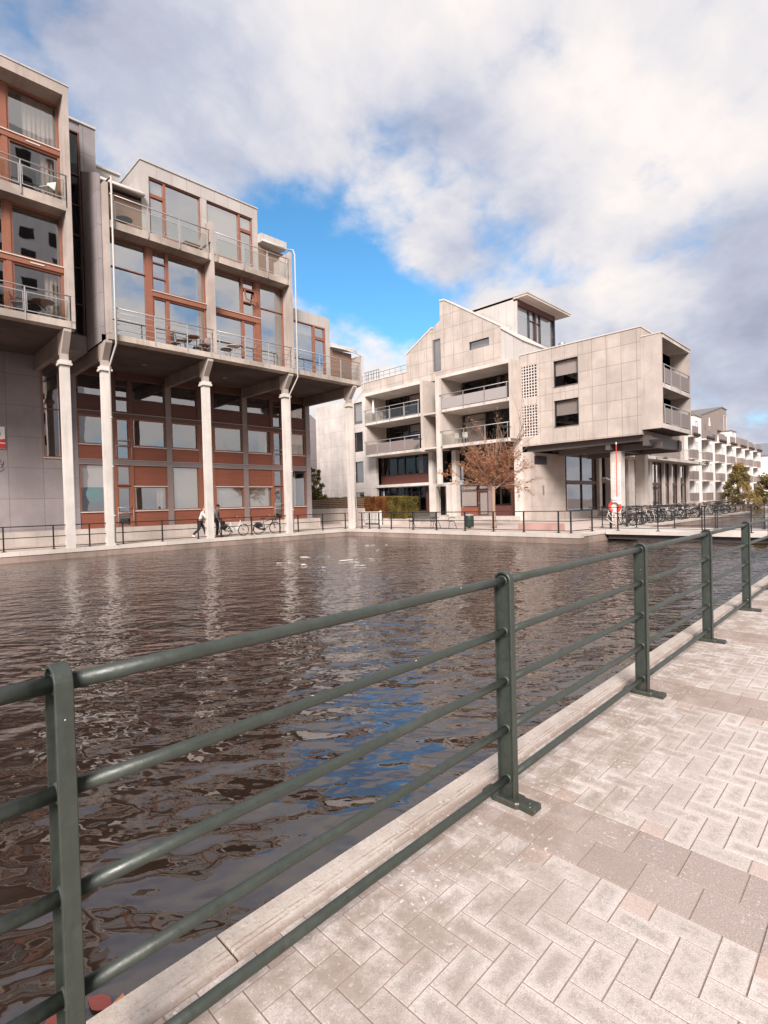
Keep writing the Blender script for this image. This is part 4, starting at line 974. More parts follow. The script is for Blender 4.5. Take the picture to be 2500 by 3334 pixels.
# ---- window slot between the bays
bpart('slot_wall', 'cream_frame', (XB + .3, XB + .5, 27.0, 28.25, 5.76, 6.1)); bpart('slot_wall', 'cream_frame', (XB + .3, XB + .5, 27.0, 28.25, 8.5, 8.75))
for (c, d) in ((6.1, 8.5), (8.75, 11.25)): window(B, 'X', XB + .35, 27.35, 28.2, c, d, 'frame_black', 'glass_dark', .07, .03)
for zb in (5.86, 8.62): bpart('slot_sill', 'cream_frame', (XF + .05, XB + .3, 26.95, 28.25, zb, zb + .12))
bpart('slot_wall', 'cream_frame', (XB + .35, XB + .5, 27.0, 27.35, 6.1, 8.5)); bpart('slot_wall', 'cream_frame', (XB + .35, XB + .5, 27.0, 27.35, 8.75, 11.3))
window(B, 'X', XB + .1, 27.45, 28.2, 12.4, 15.0, 'steel_mid', 'glass_low', .06, .03, blind=1, blind_mat='panel_grey')
# ---- lower storeys, recessed: brown boarded panels and windows
XL_ = XB + .75
def lp(u0, u1, v0, v1, m='wood_siding_dark'): mm = MB(); bx(mm, 'X', XL_, u0, u1, -.05, .03, v0, v1); part('wood_panel', mm, m, B)
bpart('white_beam', 'cream_frame', (XB - .05, XB + .95, 28.55, 35.4, 3.02, 3.26))
lp(28.9, 35.35, 3.27, 4.08); 
window(B, 'X', XL_, 32.4, 35.35, 4.1, 5.76, 'frame_black', 'glass_dark', .06, .05, mu=[33.3, 34.4]); window(B, 'X', XL_, 28.9, 32.4, 4.1, 5.76, 'frame_black', 'glass_dark', .06, .05, mu=[29.7, 31.1], mv=[(5.35, 28.96, 31.1)], curtain=[(29.0, 29.5), (30.4, 30.95)])
room(B, 'X', XL_, 28.9, 35.35, 3.3, 5.8, 2.5); room(B, 'X', XL_, 28.9, 35.35, .4, 3.0, 2.5)
window(B, 'X', XL_, 31.6, 35.35, 1.6, 3.0, 'frame_black', 'glass_dark', .05, .05, mu=[32.5, 33.4, 34.3], mv=[2.55]); lp(31.6, 35.35, .4, 1.58)
window(B, 'X', XL_, 29.9, 31.6, .85, 3.0, 'frame_black', 'glass_dark', .07, .05, mu=[30.7], mv=[2.5], name='glazed_door'); lp(29.9, 31.6, .4, .83); lp(28.9, 29.9, .4, 3.0, 'wood_siding_dark')
bpart('white_pier', 'cream_frame', (XB - .1, XB + .9, 28.5, 28.9, .0, 5.75))
bpart('white_pier', 'cream_frame', (XB - .05, XB + .3, 26.72, 27.12, .0, 3.1)); bpart('white_pier', 'cream_frame', (XB - .05, XB + .3, 28.2, 28.5, .0, 3.1)); bpart('door_lintel', 'cream_frame', (XB - .05, XB + .3, 27.12, 28.2, 2.86, 3.1))
bpart('entrance_recess', 'panel_taupe', (XB + 1.4, XB + 1.5, 27.0, 28.4, .4, 2.9)); bpart('slot_pane', 'glass_dark', (XB + .2, XB + .22, 27.15, 28.2, 3.12, 5.75)); bpart('entrance_floor', 'plinth_stone', (XB - .05, XB + 1.4, 26.9, 28.4, .40, .46))
bpart('loggia_soffit', 'concrete_soffit', (XF + .3, XL_, 20.6, 26.5, 5.74, 5.779)); 
bpart('white_pier', 'cream_frame', (XB + .25, XB + .75, 26.3, 26.72, .40, 5.74))
window(B, 'X', XL_, 23.9, 26.25, 3.3, 5.70, 'frame_black', 'glass_dark', .06, .05, mu=[25.1], mv=[5.2]); window(B, 'X', XL_, 20.75, 23.9, 3.9, 5.70, 'frame_black', 'glass_dark', .06, .05, mu=[22.3], mv=[5.2]); lp(20.75, 23.9, 3.0, 3.88)
room(B, 'X', XL_, 20.75, 26.2, 3.0, 5.72, 2.5); room(B, 'X', XL_, 20.75, 26.2, .42, 2.95, 2.5)
lp(24.6, 26.25, .42, 1.1, 'wood_siding'); window(B, 'X', XL_, 24.6, 26.25, 1.12, 2.95, 'frame_black', 'glass_dark', .05, .05, mv=[2.5], blind=1.0, blind_mat='blind_white')
d = window(B, 'X', XL_, 23.55, 24.55, .42, 2.45, 'wood_frame_dark', 'glass_dark', .10, .05, blind=1.0, blind_mat='blind_white', name='glazed_door'); h = MB(); h.box(XL_ - .1, XL_ - .05, 24.42, 24.46, 1.35, 1.5); part('handle', h, 'chrome', d)
window(B, 'X', XL_, 23.55, 24.55, 2.48, 2.95, 'frame_black', 'glass_dark', .06, .05, blind=1, blind_mat='blind_white')
mm = MB(); bx(mm, 'X', XL_, 23.25, 23.55, -.05, .09, .42, 2.95); part('steel_mullion', mm, 'panel_taupe', B)
window(B, 'X', XL_, 22.45, 23.25, 1.2, 2.8, 'frame_black', 'glass_dark', .06, .05); window(B, 'X', XL_, 21.55, 22.45, 1.25, 2.8, 'frame_black', 'glass_dark', .06, .05); lp(20.75, 21.55, .42, 2.95); lp(21.55, 23.25, .42, 1.18); lp(21.55, 23.25, 2.81, 2.95)
# ---- left part: plain wall with a column of windows, corner notch low down
yl0, yl1 = 36.95, 44.1
wl = MB()
wl.box(XB, XB + .3, 38.3, yl1, 2.95, 11.62); wl.box(XB, XB + .3, 38.3, 43.15, 0.0, 2.95)
wl.box(XB, XB + .3, 35.3, 37.0, 0.0, 11.62)
zz_ = 0.0
for (c, d) in ((1.75, 2.68), (3.62, 5.62), (6.56, 8.42), (9.2, 11.25)): wl.box(XB, XB + .3, 37.0, 38.3, zz_, c); zz_ = d
wl.box(XB, XB + .3, 37.0, 38.3, zz_, 11.62)
part('main_wall', wl, 'pale_panels', B)
for (c, d) in ((1.75, 2.68), (3.62, 5.62), (6.56, 8.42)): window(B, 'X', XB + .18, 37.0, 38.3, c, d, 'frame_black', 'glass_low' if c < 6 else 'glass_dark', .05, .03)
window(B, 'X', XB + .18, 37.0, 38.3, 9.2, 11.25, 'steel_mid', 'glass_low', .05, .03, blind=.85)
room(B, 'X', XB + .18, 36.9, 38.4, 1.6, 11.3, 2.0, slabs=(3.1, 6.0, 8.8))
bpart('wall_return', 'pale_panels', (XB + .3, 46, 43.9, yl1, 2.95, 11.62))
# upper attic wall over the left bay
bpart('attic_wall', 'cream_panels', (XB + .05, XB + .3, 31.2, 37.0, 11.62, 12.92), (XB + .05, XB + .3, 28.5, 35.3, 11.52, 11.62)); bpart('roof_edge', 'white_trim', (XB, XB + .35, 31.2, 37.0, 12.92, 13.0))
r = MB()
for i in range(9): r.tube([(XB + .4, 31.5 + i * .72, 12.95), (XB + .4, 31.5 + i * .72, 13.7)], .018, 6)
r.tube([(XB + .4, 31.4, 13.7), (XB + .4, 37.3, 13.7)], .022, 6); r.tube([(XB + .4, 31.4, 13.35), (XB + .4, 37.3, 13.35)], .014, 6)
part('roof_railing', r, 'steel_mid', B)
bpart('roof_cage', 'steel_mid', (XB + .5, XB + .54, 35.1, 37.2, 13.0, 13.06), (XB + .5, XB + .54, 35.1, 37.2, 14.0, 14.05), *[(XB + .5, XB + .54, 35.1 + k * .35, 35.14 + k * .35, 13.06, 14.0) for k in range(7)])
# ---- gables
g = MB(); g.prism([(31.2, 11.64), (31.2, 14.4), (28.36, 15.95), (28.3, 15.95), (28.3, 11.64)], 'X', XB + .02, XB + 8); part('gable', g, 'cream_panels', B)
g = MB(); g.prism([(31.26, 14.38), (31.26, 14.50), (28.36, 16.07), (28.22, 16.07), (28.22, 15.95), (28.34, 15.95)], 'X', XB - .03, XB + 8); part('roof_edge', g, 'white_trim', B)
g = MB(); g.prism([(28.3, 11.64), (28.3, 12.38), (28.25, 12.38), (27.42, 12.38), (27.42, 11.64)], 'X', XB + .1, XB + 8); g.prism([(28.3, 15.02), (28.3, 15.95), (27.42, 16.5), (27.42, 15.02)], 'X', XB + .1, XB + 8); part('gable_link', g, 'cream_panels', B)
g = MB(); ws = (24.6, 22.8, 13.30, 14.0)
g.prism([(27.42, 11.54), (27.42, 18.0), (26.9, 17.9), (24.6, 16.42), (24.6, 11.54)], 'X', XB + .03, XB + .4); g.prism([(22.75, 11.54), (22.75, 15.2), (21.72, 14.5), (21.72, 11.54)], 'X', XB + .03, XB + .4)
g.prism([(24.6, 11.54), (24.6, 13.36), (22.75, 13.36), (22.75, 11.54)], 'X', XB + .03, XB + .4); g.prism([(24.6, 13.98), (24.6, 16.42), (22.75, 15.2), (22.75, 13.98)], 'X', XB + .03, XB + .4)
part('gable', g, 'cream_panels', B)
g = MB(); g.prism([(27.42, 18.0), (27.42, 18.1), (26.9, 18.02), (21.66, 14.62), (21.66, 14.46), (26.9, 17.9)], 'X', XB - .02, XB + 1.2); part('roof_edge', g, 'white_trim', B)
g = MB(); g.prism([(27.42, 11.6), (27.42, 18.0), (26.9, 17.9), (21.72, 14.5), (21.72, 11.6)], 'X', XB + .4, XB + 1.2); part('gable_body', g, 'cream_concrete', B)
window(B, 'X', XB + .14, 22.78, 24.58, 13.36, 13.98, 'frame_black', 'glass_low', .05, .02)
g = MB(); g.prism([(21.72, 11.54), (21.72, 14.36), (20.0, 13.1), (20.0, 11.98), (20.1, 11.54)], 'X', XB + .10, XB + 3); part('zinc_wall', g, 'zinc_sheet', B)
g = MB(); g.prism([(21.72, 14.36), (21.72, 14.5), (19.9, 13.2), (19.9, 13.05)], 'X', XB + .0, XB + 3); part('roof_edge', g, 'white_trim', B)
# ---- penthouse with the overhanging roof
XP, YP = 36.0, 21.2
bpart('penthouse_wall', 'zinc_sheet', (XP, 42.0, YP + .3, 26.0, 12, 16.95)); bpart('penthouse_jamb', 'zinc_sheet', (XP, XP + .12, YP, YP + .3, 12, 16.62)); bpart('penthouse_sill', 'zinc_sheet', (XP + .12, 42.0, YP, YP + .3, 12.0, 14.02))
bpart('penthouse_roof', 'zinc_sheet', (XP - .05, 43.1, 20.25, 26.05, 16.95, 17.05)); m = MB(); m.prism([(20.3, 16.80), (26.0, 16.80), (26.0, 16.95), (20.3, 16.95)], 'X', XP, 43.0); part('roof_overhang', m, 'cream_concrete', B)
bpart('timber_beam', 'wood_frame_dark', (XP + .12, 42.0, YP + .02, YP + .3, 16.40, 16.80)); bpart('corner_post', 'frame_black', (41.85, 42.05, YP, YP + .2, 12.8, 16.8))
window(B, 'Y', YP + .12, XP + .14, 37.95, 14.04, 16.40, 'frame_black', 'glass_sky', .06, .04, blind=.25, blind_mat='blind_white'); window(B, 'Y', YP + .12, 37.95, 38.85, 14.04, 16.40, 'frame_black', 'glass_sky', .07, .04, mv=[15.6]); bpart('timber_post', 'wood_frame_dark', (38.85, 39.0, YP + .02, YP + .2, 14.02, 16.4))
window(B, 'Y', YP + .12, 39.0, 39.7, 14.04, 16.40, 'frame_black', 'glass_sky', .07, .04, mv=[15.6]); window(B, 'Y', YP + .12, 39.7, 41.85, 14.04, 16.40, 'frame_black', 'glass_sky', .06, .04)
room(B, 'Y', YP + .12, XP + .14, 41.85, 14.0, 16.4, 2.0, 'interior_mid')
window(B, 'Y', 20.6, 35.6, 38.6, 12.0, 13.3, 'white_trim', 'glass_sky', .06, .04, mu=[37.0]); bpart('roof_block', 'zinc_sheet', (35.3, 41, 20.75, 21.2, 11.98, 13.75)); bpart('lower_eave', 'zinc_sheet', (35.3, 41, 20.4, 20.75, 13.34, 13.45))
m = MB(); m.lathe((37.0, 18.15, 11.9), [(.2, 0), (.2, .75), (.26, .78), (.26, 1.0), (.22, 1.03)], 16); part('roof_vent', m, 'chrome', B)
bpart('roof_body', 'cream_concrete', (XB + 4.2, 46, 20.3, 43.9, 5.8, 11.3)); bpart('roof_slab', 'cream_concrete', (XB + 1.3, 46, 20.3, 43.9, 11.301, 11.5))
# ---- glazed wing along the canal behind the box
YG2 = 19.5
W2 = thing('apartment_building', 'taupe and glass wing with tall white piers and a railed terrace, behind the bicycle rack', 'building', (55, 22, 0))
def wpart(name, mat, *boxes):
    m = MB()
    for b in boxes: m.box(*b)
    return part(name, m, mat, W2)
wpart('plinth', 'plinth_stone', (39.9, 73.6, YG2 - .1, YG2 + .3, 0, .55)); wpart('entrance_step', 'plinth_stone', (45.6, 49.4, YG2 - 1.3, YG2 - .1, 0, .22), (46.0, 49.0, YG2 - .8, YG2 - .1, .22, .42))
bays = [(39.92, 45.6), (48.5, 52.2), (53.7, 55.6), (58.7, 62.3), (62.7, 64.7), (65.1, 67.6), (68.0, 71.0)]
for i, (a, b) in enumerate(bays):
    mid = (a + b) / 2
    window(W2, 'Y', YG2, a, b, 2.95, 5.2, 'wood_frame_dark', 'glass_low', .08, .05, mu=[mid] if i in (0, 3) else []); window(W2, 'Y', YG2, a, b, .56, 2.8, 'wood_frame_dark', 'glass_low' if i % 2 == 0 else 'glass_dark', .08, .05, mu=[mid] if i in (0, 1, 3) else [], curtain=[(a + .1, a + .8)])
    q = MB(); bx(q, 'Y', YG2, a, b, -.05, .07, 2.8, 2.95); part('timber_beam', q, 'wood_frame_dark', W2)
for (a, b) in ((45.6, 46.1), (48.0, 48.5), (52.2, 53.7), (55.6, 56.3), (58.0, 58.7), (62.3, 62.7), (64.7, 65.1), (67.6, 68.0), (71.0, 71.5)): wpart('pier', 'cream_frame', (a, b, YG2 - .3, YG2 + .2, .55, 5.2))
wpart('pier', 'panel_taupe', (56.3, 58.0, YG2 - .1, YG2 + .2, .55, 5.2))
wpart('entrance_wall', 'panel_taupe', (46.1, 48.0, YG2 + .5, YG2 + .6, .42, 5.2)); dr = wpart('entrance_door', 'wood_frame_dark', (46.2, 47.9, YG2 + .42, YG2 + .498, .44, 2.75)); q = MB(); q.prism([(46.0, 3.2), (48.3, 2.85), (48.3, 2.95), (46.0, 3.35)], 'Y', YG2 - .7, YG2 + .5); part('door_canopy', q, 'white_trim', W2)
q = MB(); cx, cy, cz = 47.05, YG2 + .405, 1.72
q.tube([(cx + .21 * math.cos(t), cy, cz + .19 * math.sin(t)) for t in [2 * math.pi * k / 20 for k in range(20)]], .075, 8, closed=True)
q.tube([(cx + .21, cy, cz), (cx + .20, cy, cz - .16), (cx + .12, cy, cz - .32), (cx - .02, cy, cz - .42)], .07, 8); part('door_number', q, 'frame_black', dr)
room(W2, 'Y', YG2, 48.3, 71.4, .6, 5.15, 3.0, 'interior_mid', slabs=(2.87,)); room(W2, 'Y', YG2, 39.9, 45.9, .6, 5.15, 3.0, 'interior_mid', slabs=(2.87,))
wpart('terrace_slab', 'cream_frame', (40.0, 73.4, 17.9, 20.6, 5.2, 5.5)); 
wpart('upper_wall', 'taupe_render', (42.3, 73.4, 20.6, 36, 5.5, 13.7)); wpart('corner_strip', 'cream_concrete', (72.9, 73.6, 20.3, 20.59, 5.5, 13.72)); wpart('timber_mullion', 'wood_frame_dark', (62.0, 62.4, 20.5, 20.598, 5.5, 11.0))
balcony_rail(W2, 'Y', 17.95, 41.0, 73.3, 5.5, 1.1, [41.2 + 3.2 * k for k in range(11)], None, 4, r=.012)
for x in (55.5, 66.0):
    q = MB(); q.box(x, x + .3, 20.35, 20.595, 8.2, 8.45); part('wall_lamp', q, 'white_trim', W2)
# ---- wall lamps
def arm_lamp(loc, rz, label):
    t = thing('wall_lamp', label, 'lamp', loc, rz, 'black curved wall lamps')
    a = MB(); a.tube([(0, 0, 0), (0, -.3, .02), (0, -.62, .0)], .022, 8); a.box(-.06, .06, -.03, .0, -.22, .14); part('lamp_arm', a, 'rail_black', t, local=True)
    h = MB(); h.lathe((0, -.78, -.10), [(.26, 0), (.25, .03), (.17, .09), (.07, .13), (.03, .17)], 16); part('lamp_shade', h, 'rail_black', t, local=True)
arm_lamp((XF + .06, 28.42, 6.75), math.radians(-90), 'black curved lamp on the pier beside the left-hand loggia balconies')
arm_lamp((XF + .06, 20.16, 6.75), math.radians(-90), 'black curved lamp on the concrete side wall above the bare tree')
arm_lamp((56.0, 17.9, 5.3), 0, 'black curved lamp at the terrace edge of the glazed wing')
arm_lamp((70.5, 17.9, 5.3), 0, 'black curved lamp at the far corner of the terrace, by the white house')
# ------------------------------------------------------------------ white house row further along the canal
WH = thing('apartment_building', 'white rendered house row with narrow balconies and taupe roof storey beyond the glazed wing', 'building', (95, 26, 0))
YH = 20.5
def hpart(name, mat, *boxes):
    m = MB()
    for b in boxes: m.box(*b)
    return part(name, m, mat, WH)
hpart('plinth', 'plinth_stone', (74.0, 124, YH - .04, YH + .2, 0, .72))
whites = [(75.2, 75.9), (78.4, 82.05), (85.3, 88.8), (92.1, 95.5), (98.6, 101.8), (105.2, 108.1), (111.4, 114.6), (117.9, 121.2)]
tops = [9.3, 12.1, 9.35, 9.35, 11.6, 9.3, 9.3, 9.3]
lv = [0.75, 3.55, 6.3, 9.1]
for i, (a, b) in enumerate(whites):
    t = tops[i]
    hpart('white_wall', 'white_render', (a, b, YH, YH + 9, .72, t)); hpart('roof_edge', 'taupe_render', (a - .15, b + .15, YH - .12, YH + 9, t, t + .12))
    if i == 0: continue
    wx = a + (b - a) * .28
    for k, z in enumerate(lv):
        if z + 2.2 > t: break
        window(WH, 'Y', YH + .0, wx, wx + .75, z + .95, z + 2.35, 'steel_mid', 'glass_low', .05, .02)
    if t > 11: window(WH, 'Y', YH, wx, wx + .75, 10.2, 11.4, 'steel_mid', 'glass_low', .05, .02)
for i in range(len(whites) - 1):
    a, b = whites[i][1], whites[i + 1][0]
    hpart('recess_wall', 'white_render', (a, b, YH + 1.5, YH + 9, .72, 9.3))
    for k, z in enumerate(lv[:3]):
        hpart('balcony_slab', 'cream_frame', (a, b, YH - .55, YH + 1.5, z - .12, z + .06))
        q = MB(); q.box(a + .05, b - .05, YH - .56, YH - .53, z + .08, z + 1.12); q.box(a + .05, a + .09, YH - .52, YH - .02, z + .08, z + 1.12); q.box(b - .09, b - .05, YH - .52, YH - .02, z + .08, z + 1.12)
        for u_ in range(5):
            x = a + .1 + (b - a - .2) * u_ / 4; q.box(x - .02, x + .02, YH - .59, YH - .561, z - .1, z + 1.18)
        part('balcony_front', q, 'panel_taupe', WH)
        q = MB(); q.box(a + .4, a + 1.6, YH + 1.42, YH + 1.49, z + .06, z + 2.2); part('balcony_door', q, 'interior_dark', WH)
    q = MB(); q.box(a, b, YH - .56, YH - .50, 9.25, 10.45); part('terrace_front', q, 'panel_taupe', WH)
    hpart('terrace_slab', 'cream_frame', (a, b, YH - .6, YH + 1.5, 9.05, 9.25))
    q = MB()
    for u_ in range(4):
        x = a + .3 + (b - a - .6) * u_ / 3; q.sphere((x, YH - .75, 9.35), .3, 7, 0, (1.2, .6, .8))
    part('planter_greenery', q, 'wicker', WH)
for i in (2, 3, 5, 6, 7):
    a, b = whites[i]; q = MB(); q.box(a, b, YH - .1, YH - .05, 9.47, 10.45); part('terrace_front', q, 'panel_taupe' if i % 2 else 'glass_rail', WH)
# taupe roof storey
m = MB(); m.prism([(74.5, 9.3), (74.5, 14.9), (81.0, 14.9), (81.0, 13.25), (87.0, 13.1), (87.0, 9.3)], 'Y', YH + 1.2, YH + 9); part('roof_storey', m, 'taupe_render', WH)
m = MB(); m.prism([(87.0, 9.3), (87.0, 13.1), (98.4, 15.4), (101.4, 15.3), (101.4, 11.7), (95.5, 11.7), (95.5, 9.3)], 'Y', YH + 1.2, YH + 9); part('roof_storey', m, 'taupe_render', WH)
m = MB(); m.prism([(87.0, 13.1), (98.4, 15.4), (101.5, 15.3), (101.5, 15.42), (98.4, 15.55), (87.0, 13.25)], 'Y', YH + 1.1, YH + 9); part('roof_edge', m, 'steel_mid', WH)
m = MB(); m.prism([(74.5, 14.9), (81.1, 14.9), (81.1, 15.03), (74.5, 15.03)], 'Y', YH + 1.1, YH + 9); part('roof_edge', m, 'steel_mid', WH)
for (a, b, c, d) in ((77.6, 78.9, 12.3, 13.9), (99.6, 101.2, 11.8, 14.3)): window(WH, 'Y', YH + 1.18, a, b, c, d, 'white_trim', 'glass_sky', .08, .04, blind=1, blind_mat='blind_white')
hpart('roof_storey', 'taupe_render', (101.4, 124, YH + 2.5, YH + 9, 9.3, 12.0)); hpart('recess_wall', 'white_render', (121.2, 124, YH + 1.5, YH + 9, .72, 9.3))
# far white house with slate roof
FB = thing('apartment_building', 'distant white house under a blue-grey slate roof at the end of the canal', 'building', (185, 30, 0))
m = MB(); m.box(165, 172, -20, 30.5, 0, 11.3); part('white_wall', m, 'white_render', FB)
m = MB(); m.prism([(164.4, 11.3), (172.6, 11.3), (170.5, 14.0), (168.5, 14.6)], 'Y', -20.3, 30.9); part('roof', m, 'roof_slate', FB)
for z in (1.2, 4.6, 8.2):
    for k in range(11):
        y0 = 27.8 - k * 4.3
        window(FB, 'X', 165, y0 - 2.3, y0, z, z + 1.7, 'white_trim', 'glass_low', .12, .03, mu=[y0 - 1.15])
m = MB(); m.box(164.4, 165, -20, 30.5, 4.0, 4.2); part('string_course', m, 'panel_taupe', FB)
m = MB(); m.box(158, 163, 6, 22, 0, 3.4); m.prism([(157.5, 3.4), (163.5, 3.4), (160.5, 4.6)], 'Y', 5.5, 22.5); solo('pavilion', m, 'wood_siding', 'low red-brown pavilion far off in front of the slate-roofed white house', 'building')
# block behind the photographer, seen mirrored in the windows
RB = thing('apartment_building', 'tall white block with rows of dark windows, seen only mirrored in the left windows', 'building', (13, -26, 0))
m = MB(); m.box(2, 24.5, -34, -24, 0, 48); part('white_wall', m, 'white_render', RB)
for fl in range(15):
    z = 1.6 + fl * 3.0
    for k in range(7):
        x = 3.0 + k * 3.1
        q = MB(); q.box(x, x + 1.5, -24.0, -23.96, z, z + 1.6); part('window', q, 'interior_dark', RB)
# grey gabled annex glimpsed in the gap between the two quayside blocks
GA = thing('annex', 'grey panelled annex with a sloping roof, glimpsed in the gap between the blocks', 'building', (34.6, 47, 0))
m = MB(); m.prism([(33.0, 0), (46, 0), (46, 9.5), (35.4, 9.0), (34.1, 8.15), (33.0, 8.0)], 'X', 26.3, 27.6) if False else m.box(33.4, 35.85, 45.0, 50.0, 0, 9.6); part('wall', m, 'grey_panels_cool', GA)
m = MB(); m.prism([(33.4, 9.6), (35.85, 9.6), (35.85, 10.3), (34.6, 11.1), (33.4, 11.4)], 'Y', 45.1, 50.0); part('roof', m, 'grey_panels_cool', GA)

# ------------------------------------------------------------------ leaves
def leafquad(mb, c, s, el=1.0, t=None):
    a = Vector((random.gauss(0, 1), random.gauss(0, 1), random.gauss(0, .7))).normalized()
    b = a.cross(Vector((random.gauss(0, 1), random.gauss(0, 1), random.gauss(0, 1)))).normalized()
    a = a * s * el; b = b * s * 0.5
    mb.quad([c - a * .5, c + b * .5 - a * 0.05, c + a * .5, c - b * .5 + a * 0.05], 0, False, random.random() if t is None else min(1, max(0, t + random.uniform(-.25, .25))))
def hedge(name, mat, x0, x1, y0, y1, z0, z1, n, label, cat='hedge', s=.09):
    m = MB()
    for _ in range(n):
        p = [random.uniform(x0, x1), random.uniform(y0, y1), random.uniform(z0, z1)]
        f = random.random(); d = abs(random.gauss(0, .05))
        if f < .45: p[0] = x0 + d
        elif f < .60: p[1] = y0 + d
        elif f < .70: p[1] = y1 - d
        elif f < .95: p[2] = z1 - d * 1.2 + .05 * math.sin(p[1] * 3.1) + random.uniform(-.02, .05)
        leafquad(m, Vector(p), s * random.uniform(.6, 1.4), 1.0, .5 + .35 * math.sin(p[1] * 2.3 + p[2] * 3.7) * math.cos(p[1] * 5.1 - p[2] * 2.2))
    m.box(x0 + .12, x1 - .1, y0 + .12, y1 - .12, z0, z1 - .14, 0, 0.0)
    return solo(name, m, mat, label, cat)
hedge('hedge', 'hedge_rust', 28.0, 29.4, 27.5, 30.0, .55, 2.05, 9000, 'clipped rust-orange hedge in the planter beside the timber fence')
hedge('hedge', 'hedge_green', 27.9, 29.3, 25.6, 27.48, .45, 2.02, 7500, 'clipped yellow-green hedge at the end of the planter, next to the rusty one')
hedge('hedge', 'hedge_green', 28.5, 29.5, 30.3, 38.5, 1.2, 2.12, 9000, 'low green hedge top showing above the brown slatted fence')
# planter wall, slatted fence, little white fence
m = MB(); m.box(27.98, 28.22, 30.0, 39, 0, 1.27); m.box(28.22, 29.5, 29.98, 30.2, 0, 1.25); solo('planter_wall', m, 'base_concrete', 'low concrete planter wall under the brown slatted fence', 'wall')
m = MB(); m.box(27.95, 29.3, 25.5, 28.0, 0, .46); solo('planter_wall', m, 'plinth_stone', 'low pale stone kerb wall carrying the yellow-green hedge', 'wall')
FN = thing('slatted_fence', 'brown horizontal slatted fence on top of the concrete planter wall', 'fence', (28.1, 34, 1.27))
q = MB()
for k in range(5): q.box(28.02, 28.06, 30.1, 39, 1.34 + k * .145, 1.34 + k * .145 + .085)
part('slats', q, 'wood_siding_pale', FN)
for k in range(5): q = MB(); q.box(28.06, 28.13, 30.4 + k * 1.95, 30.5 + k * 1.95, 1.27, 2.02); part('post', q, 'wood_frame_dark', FN)
WF = thing('picket_fence', 'small white picket fence in front of the rusty hedge', 'fence', (27.6, 28.8, 0))
q = MB(); q.box(27.58, 27.64, 27.95, 29.7, .86, .94); q.box(27.58, 27.64, 27.95, 29.7, .28, .35); part('rail', q, 'white_paint', WF)
for k in range(12): q = MB(); y0 = 28.0 + k * .147; q.box(27.55, 27.579, y0, y0 + .075, .12, 1.0); part('picket', q, 'white_paint', WF)
for y0 in (27.9, 29.7): q = MB(); q.box(27.55, 27.66, y0 - .06, y0 + .06, 0, 1.05); part('post', q, 'white_paint', WF)
for k, (x, y0, sx) in enumerate(((26.6, 29.9, .5), (26.9, 30.9, .35))):
    m = MB(); m.prism([(x - sx, y0 - .28), (x + sx, y0 - .25), (x + sx * .95, y0 + .26), (x - sx * .96, y0 + .28)], 'Z', 0, .22 + .06 * k); solo('granite_block', m, 'plinth_stone', ('long pale granite block lying on the quay near the corner column', 'short pale granite block lying beside the planter wall')[k], 'stone block')

# ------------------------------------------------------------------ trees
def limb(mb, p, d, L, r, depth, tips, spread=.5, lift=.0, wob=.12, n=5):
    pts = [p]; rs = [r]; q = p.copy(); dd = d.copy()
    for k in range(n):
        dd = (dd + Vector((random.gauss(0, wob), random.gauss(0, wob), random.gauss(0, wob * .6) + lift))).normalized()
        q = q + dd * (L / n); pts.append(q.copy()); rs.append(r * (1 - .75 * (k + 1) / n))
    mb.tube(pts, rs, 6 if r > .02 else 4)
    if depth == 0:
        tips.append(pts); return
    for k in range(1, n + 1):
        for _ in range(random.choice((1, 2, 2))):
            ax = Vector((random.gauss(0, 1), random.gauss(0, 1), random.gauss(0, .5))).normalized()
            nd = (dd * (1 - spread) + ax * spread).normalized()
            limb(mb, pts[k], nd, L * random.uniform(.38, .58), rs[k] * .55 + .003, depth - 1, tips, spread, lift, wob * 1.2, 4)
random.seed(23)
LT = thing('larch_tree', 'half-bare tree with thin orange needles and a flat spreading crown by the bin', 'tree', (26, 17.05, 0))
base = Vector((26, 17.05, 0))
tk = MB(); tk.tube([base + Vector((0, 0, -.02)), base + Vector((.01, .0, .25)), base + Vector((.0, .03, 1.2)), base + Vector((.02, .02, 2.4))], [.155, .115, .10, .095], 12); part('trunk', tk, 'bark_pale', LT)
br = MB(); tips = []
fork = base + Vector((.02, .02, 2.3))
for k in range(15):
    an = 2 * math.pi * (k + random.uniform(-.3, .3)) / 15
    el = random.choice((.05, .12, .25, .45, .8, 1.1)) + random.uniform(-.05, .08)
    L = (2.35 - el * .55) * random.uniform(.72, 1.05)
    d = Vector((math.cos(an) * .9, math.sin(an) * 1.08 + .08, el)).normalized()
    limb(br, fork + Vector((0, 0, random.uniform(-.15, .55))), d, L, .040, 2, tips, .42, .02, .10)
for (dx, dy, dz, L) in ((.1, -.55, 1.0, 4.3), (.3, -.75, 1.0, 4.6), (-.2, .1, 1.1, 2.7), (-.3, .5, .9, 2.4), (0, -.12, 1.1, 2.6)):
    limb(br, fork + Vector((0, 0, .3)), Vector((dx, dy, dz)).normalized(), L, .045, 2 if L < 3 else 1, tips, .34, .02, .06)
lf = MB()
for pts in tips:
    end = pts[-1]; hgt = end.z
    dens = 1.0 if hgt < 4.3 else (.45 if hgt < 5.0 else .12)
    if end.y > 18.2 and hgt < 3.8: dens *= 1.5
    for a, b in zip(pts[:-1], pts[1:]):
        for _ in range(3):
            if random.random() < dens * .85:
                c = a.lerp(b, random.random()) + Vector((random.gauss(0, .05), random.gauss(0, .05), random.gauss(-.03, .045)))
                leafquad(lf, c, random.uniform(.04, .095), 2.2, .35 + .3 * (c.y - 16) / 4 + (.2 if c.z < 3.2 else 0))
part('branches', br, 'bark_pale', LT); part('needles', lf, 'larch_needles', LT)
